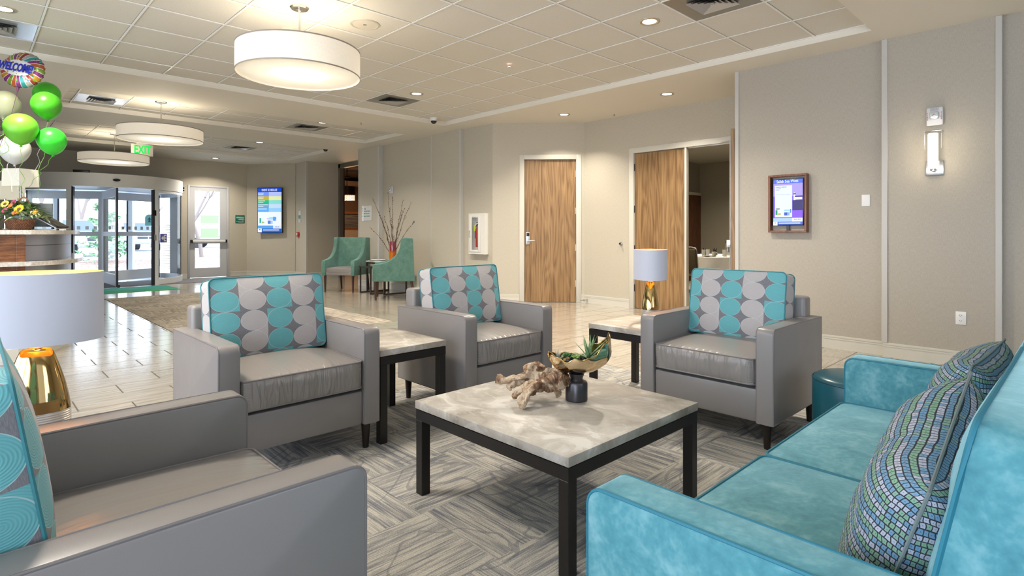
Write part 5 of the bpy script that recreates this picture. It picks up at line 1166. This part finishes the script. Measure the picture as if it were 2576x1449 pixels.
# sconce
t = thing('wall_sconce', 'lit tubular glass wall sconce on a nickel plate on the right wall', 'wall lamp', (-1.02, 6.33, 1.78))
b = B(); b.bb(-.066, .066, -.014, 0, -.075, .058, .003); b.out('back_plate', CHROME, t)
b = B(); b.tube([(-.062, -.085, .16), (-.062, -.085, .32), (.062, -.085, .32), (.062, -.085, .16)], .004, 6); b.tube([(-.062, -.085, .32), (-.062, 0, .32)], .004, 6); b.tube([(.062, -.085, .32), (.062, 0, .32)], .004, 6); b.out('wire_guard', CHROME, t)
b = B(); b.lathe([(0, -.022), (.037, -.020), (.039, -.012), (.039, .290), (.036, .297), (0, .299)], 32, c=(0, -.085, 0)); b.out('glass_tube', P('sconce_glass', (.9, .88, .82), .3, emit=(1, .91, .74), es=1.3), t)
b = B(); b.bb(-.006, .006, -.13, -.120, -.035, .04, .002); b.cyl((0, -.085, -.04), (0, -.085, -.02), .022, seg=16); b.bb(-.012, .012, -.085, -.01, -.045, -.033, .002); b.out('bracket', CHROME, t)
for dz in (.02, .25):
    l = bpy.data.lights.new('sconce_bulb', 'POINT'); l.energy = 2.0; l.color = (1, .86, .62); l.shadow_soft_size = .04; o = bpy.data.objects.new('sconce_bulb', l); COL.objects.link(o); o.location = (-1.02, 6.33-.15, 1.78+dz); o['kind'] = 'helper'
def plate(name, loc, w, h, label, cat):
    t = thing(name, label, cat, loc); b = B(); b.bb(-w/2, w/2, -.007, 0, -h/2, h/2, .003); b.out('plate', WHITE, t); return t
plate('blank_wall_plate', (-1.579, 6.38, 1.502), .072, .115, 'blank white cover plate on the right wall beside the wooden-framed screen', 'wall plate')
t = plate('wall_outlet', (-.833, 6.33, .429), .075, .115, 'white duplex power outlet low on the raised right wall panel', 'power outlet')
for z in (-.024, .024):
    b = B(); b.lathe([(0, 0), (.017, 0), (.017, .003), (0, .003)], 24, c=(0, 0, 0)); o = b.out('socket', WHITE, t); o.rotation_euler = (R(90), 0, 0); o.location = (0, -.0065, z)
    b = B(); b.bb(-.008, -.0055, -.0115, -.0095, z-.002, z+.006); b.bb(.0055, .008, -.0115, -.0095, z-.002, z+.006); b.ball((0, -.0105, z-.008), .0025, 1); b.out('slots', BLACK, t, smooth=False)
# extinguisher cabinet
t = thing('extinguisher_cabinet', 'white fire extinguisher cabinet with a narrow glass door', 'fire cabinet', (-7.43, 6.419, 1.163))
b = B(); w_, h_ = .215, .352
for x0, x1, z0, z1 in ((-w_, -.125, -h_, h_), (.05, w_, -h_, h_), (-.125, .05, -h_, -h_+.07), (-.125, .05, h_-.07, h_)): b.bb(x0, x1, -.09, 0, z0, z1)
b.out('cabinet_body', P('cabinet_white', (.74, .73, .68), .4), t, smooth=False)
b = B(); b.bb(-.19, -.12, -.10, -.09, -.315, .315, .003); b.bb(.045, .11, -.10, -.09, -.315, .315, .003); b.bb(-.12, .045, -.10, -.09, -.315, -.28, .003); b.bb(-.12, .045, -.10, -.09, .28, .315, .003); dr = b.out('door', P('cabinet_white', (.74, .73, .68), .4), t)
b = B(); b.quad((-.12, -.095, -.28), (.045, -.095, -.28), (.045, -.095, .28), (-.12, -.095, .28)); b.out('glass', GLASS, dr, smooth=False)
b = B(); b.tube([(-.165, -.10, -.06), (-.165, -.12, -.06), (-.165, -.12, .05), (-.165, -.10, .05)], .004, 6); b.out('handle', STEEL, dr)
b = B(); b.quad((-.125, -.004, -.29), (.05, -.004, -.29), (.05, -.004, .29), (-.125, -.004, .29)); b.out('backing', P('cabinet_grey', (.68, .68, .70), .5), t, smooth=False)
t = thing('fire_extinguisher', 'red fire extinguisher with a yellow tag inside the white cabinet', 'fire extinguisher', (-7.452, 6.378, .93))
b = B(); b.lathe([(0, 0), (.042, 0), (.044, .01), (.044, .30), (.03, .34), (.014, .36), (.014, .38), (0, .38)], 24, sy=.8); b.out('cylinder', REDP, t)
b = B(); b.bb(-.02, .03, -.012, .012, .38, .40); b.bb(-.03, .03, -.01, .01, .42, .43); b.tube([(-.02, 0, .39), (-.055, -.01, .34), (-.055, -.01, .15)], .007, 6); b.out('valve', BLACK, t)
b = B(); b.quad((-.07, -.037, .27), (-.02, -.037, .29), (-.01, -.037, .40), (-.06, -.037, .38)); b.out('tag', P('tag_yellow', (.55, .70, .06), .6), t, smooth=False)
# ------------------------------------------------------------------ green wing chairs and the vase table
def wingchair(loc, rz, label):
    t = thing('wing_chair', label, 'armchair', loc, rz, 'green wing chairs by the corridor wall')
    prof = [(0, .33), (0, .605), (.03, .635), (.10, .64), (.20, .655), (.29, .69), (.37, .75), (.43, .83), (.465, .92), (.475, 1.0), (.48, 1.07), (.50, 1.085), (.66, 1.085), (.69, 1.07), (.72, .33)]
    for s in (-1, 1):
        b = B(); fl = lambda z: (.015 if z > .8 else 0)
        a = [b.bm.verts.new((s*(.275), y, z)) for y, z in prof]; c = [b.bm.verts.new((s*(.355), y, z)) for y, z in prof]; n = len(prof)
        b.bm.faces.new(a); b.bm.faces.new(c[::-1])
        for k in range(n): b.bm.faces.new((a[k], a[(k+1) % n], c[(k+1) % n], c[k]))
        bmesh.ops.recalc_face_normals(b.bm, faces=b.bm.faces)
        bmesh.ops.bevel(b.bm, geom=[e for e in b.bm.edges if abs(e.verts[0].co.x-e.verts[1].co.x) < 1e-6], offset=.016, segments=3, profile=.5, affect='EDGES')
        b.out('arm_wing', GREENV, t, ang=50)
    b = B(); pr2 = [(.50, .34), (.56, 1.04), (.60, 1.085), (.67, 1.085), (.71, .34)]
    a = [b.bm.verts.new((-.30, y, z)) for y, z in pr2]; c = [b.bm.verts.new((.30, y, z)) for y, z in pr2]; b.bm.faces.new(a); b.bm.faces.new(c[::-1])
    for k in range(5): b.bm.faces.new((a[k], a[(k+1) % 5], c[(k+1) % 5], c[k]))
    b.out('backrest', GREENV, t, ang=40)
    b = B(); b.bb(-.272, .272, .02, .56, .335, .40, .012); b.out('seat_rail', LEATHER, t)
    cushion('seat_cushion', .545, .53, .10, LEATHER, t, (0, .285, .43), axis='z', crown=.015, r=.03, n=8)
    for x, y, dx, dy in ((-.30, .05, 0, 0), (.30, .05, 0, 0), (-.30, .66, -.01, .06), (.30, .66, .01, .06)): tleg(x, y, .335, t, WLEG, .026, .017, dx, dy)
wingchair((-10.385, 5.26, 0), R(34), 'green wing chair facing the lobby left of the vase table')
wingchair((-9.0, 5.25, 0), R(-33.5), 'green wing chair seen from its side right of the vase table')
t = thing('nest_table', 'dark metal side table with a stone top between the two wing chairs', 'table', (-9.70, 5.94, 0), R(-3))
b = B(); b.bb(-.37, .37, -.26, .26, .60, .625, .003); b.out('table_top', STONE, t)
b = B()
for x in (-.35, .35):
    b.bb(x-.014, x+.014, -.25, -.222, 0, .6); b.bb(x-.014, x+.014, .222, .25, 0, .6); b.bb(x-.014, x+.014, -.25, .25, .572, .6); b.bb(x-.014, x+.014, -.25, .25, 0, .026)
b.bb(-.35, .35, -.25, -.222, .572, .6); b.bb(-.35, .35, .222, .25, .572, .6); b.out('metal_frame', P('bronze_metal', (.05, .035, .03), .4, .5), t, smooth=False)
b = B()
for x in (-.33, .1): b.bb(x-.012, x+.012, -.40, -.376, 0, .50); b.bb(x-.012, x+.012, -.1, -.076, 0, .50); b.bb(x-.012, x+.012, -.4, -.08, 0, .024)
b.bb(-.345, .115, -.41, -.07, .50, .52); b.out('lower_shelf', P('bronze_metal', (.05, .035, .03), .4, .5), t, smooth=False)
random.seed(2)
for k, (c_, lb) in enumerate([((.55, .50, .40), 'magazine with a tan cover on the vase table'), ((.20, .30, .38), 'magazine with a blue cover on the vase table'), ((.62, .60, .58), 'white magazine topmost on the vase table')]):
    b = B(); b.box((0, 0, .004), (.28, .21, .007), .001); o = b.out('magazine', P('magazine_%s' % lb.split()[-6 if k < 2 else 0], c_, .4)); o.location = (-9.93+.02*k, 5.86+.01*k, .6255+.0078*k); o.rotation_euler = (0, 0, .1+k*.35); tag(o, lb, 'magazine', 'magazines on the vase table')
t = thing('glass_vase', 'tall orange and purple glass vase on the table between the wing chairs', 'vase', (-9.525, 5.973, .6255))
g = G('ombre_glass', .08); _, _, z = g.sep(g.obj()); g.col(g.ramp(g.m('DIVIDE', z, .385), [(0, (.80, .22, .01)), (.42, (.80, .20, .01)), (.56, (.36, .05, .05)), (1, (.30, .06, .10))])); g.b.inputs['Coat Weight'].default_value = .6; g.b.inputs['Transmission Weight'].default_value = .35
b = B(); b.lathe([(0, 0), (.05, 0), (.062, .012), (.072, .10), (.074, .22), (.068, .34), (.060, .385), (.055, .385), (.062, .34), (.066, .22), (.064, .10), (.05, .02), (0, .015)], 40); b.out('vase_body', g.mat, t)
TW = P('twig_bark', (.10, .045, .03), .8)
tg = thing('twig_arrangement', 'tall bare twigs standing in the orange vase', 'branches', (-9.525, 5.973, .66))
tips = [((-.28, -.29), 1.20), ((-.07, -.07), 1.30), ((-.02, .0), 1.22), ((.146, .15), 1.17), ((.253, .262), 1.10), ((.302, .312), .75), ((-.317, -.329), .63), ((.1, .2), 1.0), ((-.16, -.1), .85), ((.2, .1), .95), ((-.24, -.2), .98), ((.05, -.05), .8)]
random.seed(15)
for (dx, dy), h in tips:
    b = B(); p0 = Vector((random.uniform(-.02, .02), random.uniform(-.02, .02), 0)); p3 = Vector((dx, dy, h)); md = p0.lerp(p3, .45)+Vector((-dx*.18, -dy*.18, .05)); pts = []
    for k in range(11):
        s = k/10; q = p0*(1-s)**2+md*2*s*(1-s)+p3*s*s+Vector((random.gauss(0, .005), random.gauss(0, .005), 0)); pts.append(q)
    b.tube(pts, [.0065*(1-.75*k/10) for k in range(11)], 5)
    for k in range(3, 10, 2):
        d = (pts[k]-pts[k-1]).normalized(); o_ = Vector((random.gauss(0, 1), random.gauss(0, 1), random.gauss(0, .5))).normalized(); ln_ = random.uniform(.03, .16) if k < 8 else .03
        b.tube([pts[k], pts[k]+(d*.75+o_*.5)*ln_*.5, pts[k]+(d*.8+o_*.4)*ln_], [.003, .0025, .0015], 4)
    for k in range(16):
        s = random.uniform(.35, 1)*10; i = min(9, int(s)); q = pts[i].lerp(pts[i+1], s-i); b.ball(tuple(q+Vector((random.gauss(0, .005), random.gauss(0, .005), 0))), .006, 1, (1, 1, 1.5))
    b.out('twig', TW, tg)
# ------------------------------------------------------------------ lounge beyond the corner
b = B(); b.bb(-14.30, -14.20, 7.26, 7.36, 0, 3.03); b.bb(-14.30, -11.44, 7.26, 7.36, 2.92, 3.03); struct(b.out('trim_lounge_opening', P('opening_metal', (.20, .18, .15), .4, .4), smooth=False))
t = thing('crystal_chandelier', 'dark drum chandelier with glowing crystal drops in the lounge', 'chandelier', (-15.22, 8.0, 2.28))
b = B(); b.lathe([(.24, 0), (.24, .24), (.235, .24), (.235, 0)], 40); b.cyl((0, 0, .24), (0, 0, .77), .012, seg=8); b.lathe([(0, .55), (.09, .53), (.09, .50), (0, .50)], 20); b.out('drum_shade', P('chandelier_dark', (.03, .018, .012), .35), t)
b = B(); random.seed(1)
for rr_, n_ in ((.21, 20), (.13, 12), (.05, 5)):
    for k in range(n_):
        for j in range(3): b.ball((rr_*math.cos(2*PI*k/n_), rr_*math.sin(2*PI*k/n_), -.03-.055*j), .02, 1)
o = b.out('crystal_drops', P('crystal_glow', (1, .8, .6), .2, emit=(1, .62, .36), es=.8), t); o['kind'] = 'stuff'
l = bpy.data.lights.new('chandelier_bulb', 'POINT'); l.energy = 45; l.color = (1, .6, .32); l.shadow_soft_size = .1; o = bpy.data.objects.new('chandelier_bulb', l); COL.objects.link(o); o.location = (-15.22, 8.0, 1.95); o['kind'] = 'helper'
g = G('wavy_panel', .4, base=(.13, .12, .12)); x, y, z = g.sep(g.obj()); wz = g.m('SINE', g.m('ADD', g.m('MULTIPLY', z, 150.), g.m('MULTIPLY', g.noise(g.mp(g.obj(), (1, 3, 3)), 1, 2), 14.))); g.col(g.ramp(wz, [(.3, (.06, .055, .055)), (.9, (.28, .26, .25))])); g.bump(wz, .5, .02)
b = B(); b.bb(-17.99, -17.95, 8.3, 10.5, 1.33, 1.80, .003); tag(b.out('wavy_wall_panel', g.mat), 'grey rippled wall panel in the brown lounge', 'wall panel')
b = B(); b.bb(-17.99, -17.93, 8.3, 10.5, 1.27, 1.33); b.bb(-17.99, -17.93, 8.3, 10.5, 1.82, 1.90); struct(b.out('trim_copper', P('copper_band', (.40, .16, .06), .35, .6), smooth=False))
b = B(); b.bb(-17.98, -17.94, 8.3, 10.5, 0, 1.27); struct(b.out('trim_wainscot', P('pale_wood_panel', (.34, .27, .20), .6), smooth=False))
b = B(); b.bb(-17.98, -17.5, 7.5, 10.5, 2.78, 2.92); struct(b.out('trim_soffit', P('lounge_soffit', (.42, .30, .20), .6), smooth=False))
area('lounge_downlight', (-16.6, 9.2, 3.0), .3, 30, (1, .62, .35))['kind'] = 'helper'
# ------------------------------------------------------------------ meeting room
CLOTH = G('white_tablecloth', .8, base=(.66, .65, .60)); f = CLOTH.noise(CLOTH.mp(CLOTH.obj(), (3, 3, 2)), 3, 3, .8); CLOTH.bump(f, .5, .03); CLOTH = CLOTH.mat
TC = (-4.95, 10.5)
t = thing('banquet_table', 'round banquet table under a white cloth in the meeting room', 'table', (*TC, 0))
b = B(); b.lathe([(0, .74), (.76, .74), (.76, .70), (0, .70)], 40); b.out('tabletop', BLACKW, t)
for k in range(4): B().cyl((.45*math.cos(k*1.57+.4), .45*math.sin(k*1.57+.4), 0), (.45*math.cos(k*1.57+.4), .45*math.sin(k*1.57+.4), .70), .02, seg=8).out('leg', STEEL, t)
b = B()
def cl(u, v):
    a = u*2*PI; r_ = .78*v/.7 if v < .7 else .78+.03*(v-.7)/.3*(1+math.sin(a*11)*.9); z = .746 if v < .7 else .746-(v-.7)/.3*(.30+.13*math.sin(a*4+1.2))
    return Vector((r_*math.cos(a), r_*math.sin(a), z))
b.grid(cl, 96, 14, wu=True); o = b.out('tablecloth', CLOTH, None, ang=60); o.location = (*TC, 0); tag(o, 'white cloth draped over the meeting room table', 'tablecloth')
def bchair(loc, rz, label):
    t = thing('banquet_chair', label, 'chair', loc, rz, 'banquet chairs in the meeting room')
    g = G('chair_weave', .8); x, y, z = g.sep(g.obj()); q = g.m('MULTIPLY', g.m('SINE', g.m('MULTIPLY', g.m('ADD', x, z), 190.)), g.m('SINE', g.m('MULTIPLY', g.m('SUBTRACT', x, z), 190.))); g.col(g.ramp(q, [(.4, (.05, .038, .02)), (.9, (.22, .18, .10))]))
    b = B(); b.box((0, .24, .68), (.42, .05, .44), .03, 3, rot=(R(-6), 0, 0)); b.out('backrest', g.mat, t)
    b = B(); b.box((0, 0, .45), (.43, .43, .07), .02, 2); b.out('seat', P('chair_seat', (.25, .25, .26), .7), t)
    b = B()
    for x in (-.2, .2): b.tube([(x, .21, .42), (x, .225, .7), (x, .255, .90)], .012, 6)
    b.tube([(-.2, .255, .90), (-.1, .262, .925), (.1, .262, .925), (.2, .255, .90)], .012, 6); b.out('back_frame', STEEL, t)
    for x in (-.19, .19):
        for y in (-.18, .2): B().cyl((x, y, .42), (x*1.1, y*1.15, 0), .013, seg=8).out('leg', STEEL, t)
bchair((-4.93, 9.42, 0), R(160), 'banquet chair with a woven back framed by the open doorway')
bchair((-4.12, 9.75, 0), R(140), 'banquet chair mostly hidden behind the open door leaf')
PORC = P('porcelain', (.70, .68, .62), .2); NAP = P('black_napkin', (.02, .018, .02), .8)
def on(r_, a): return (TC[0]+r_*math.cos(R(a)), TC[1]+r_*math.sin(R(a)), .748)
cp0 = None
t = thing('coffee_mug', 'white coffee mug on a saucer at the near edge of the banquet table', 'mug', on(.68, -82)); b = B(); b.lathe([(0, 0), (.03, 0), (.038, .01), (.04, .085), (.037, .085), (.035, .01), (0, .008)], 24); b.out('cup', PORC, t); b = B(); b.tube([(.037, 0, .07), (.062, 0, .065), (.064, 0, .035), (.037, 0, .02)], .006, 6); b.out('handle', PORC, t)
nl = ['black folded napkin nearest the door jamb', 'black folded napkin second from the door jamb', 'black folded napkin in front of the dark far door', 'black folded napkin beside the coffee pot']
for i, (r_, a_) in enumerate(((.70, 190), (.58, 222), (.45, 236), (.20, 215))):
    b = B(); 
    for k in range(5):
        a2 = k*1.25; blade(b, (0, 0, 0), (math.cos(a2)*.35, math.sin(a2)*.35, 1), .15, .09, -.2, 4)
    b.cyl((0, 0, 0), (0, 0, .05), .045, .05, 10); o = b.out('folded_napkin', NAP, None, ang=None, recalc=False); o.location = on(r_, a_); tag(o, nl[i]+' on the banquet table', 'napkin', 'folded napkins on the banquet table')
t = thing('coffee_pot', 'steel insulated coffee pot with a black lid on the banquet table', 'coffee pot', on(.04, 0)); b = B(); b.lathe([(0, 0), (.062, 0), (.066, .02), (.055, .16), (.042, .22), (.04, .235), (0, .235)], 28); b.out('pot_body', CHROME, t)
b = B(); b.lathe([(0, .235), (.043, .235), (.045, .255), (.02, .27), (0, .27)], 20); b.tube([(.04, -.03, .25), (.09, -.07, .24), (.10, -.08, .10), (.06, -.04, .05)], .009, 6); b.out('lid_handle', BLACK, t)
TUMB = P('tumbler_glass', (.75, .78, .76), .1, alpha=.35)
for i, (r_, a_, lb) in enumerate(((.70, 262, 'glass tumbler left of the white mug'), (.68, -66, 'glass tumbler in front of the coffee pot'), (.50, -68, 'glass tumbler just behind the white mug'), (.50, -104, 'glass tumbler near the middle napkins'))):
    b = B(); b.lathe([(0, 0), (.032, 0), (.036, .12), (.034, .12), (.03, .008), (0, .008)], 20); o = b.out('glass_tumbler', TUMB); o.location = on(r_, a_); tag(o, lb+' on the banquet table', 'glass', 'tumblers on the banquet table')
b = B(); b.lathe([(0, 0), (.07, .004), (.085, .012), (.07, .01), (0, .006)], 28); o = b.out('saucer', PORC); o.location = on(.66, 268); tag(o, 'white saucer at the near edge of the banquet table', 'saucer')
t = thing('meeting_room_door', 'dark wooden door at the far side of the meeting room', 'door', (-6.9, 12.55, 0), R(90)); t['kind'] = 'structure'
b = B(); b.bb(-.02, .90, -.03, -.002, 0, 2.1, .003); b.out('leaf', m_wood('far_dark_door', (.05, .018, .008), (.10, .035, .015), (.16, .06, .03)), t)
b = B(); b.bb(-.08, -.02, -.04, 0, 0, 2.17); b.bb(.90, .96, -.04, 0, 0, 2.17); b.bb(-.02, .90, -.039, 0, 2.1, 2.17); b.out('frame', PAINT, t, smooth=False)
b = B(); b.ball((.82, -.07, 1.0), .03, 1); b.cyl((.82, -.07, 1), (.82, -.02, 1), .012, seg=8); b.out('knob', CHROME, t)
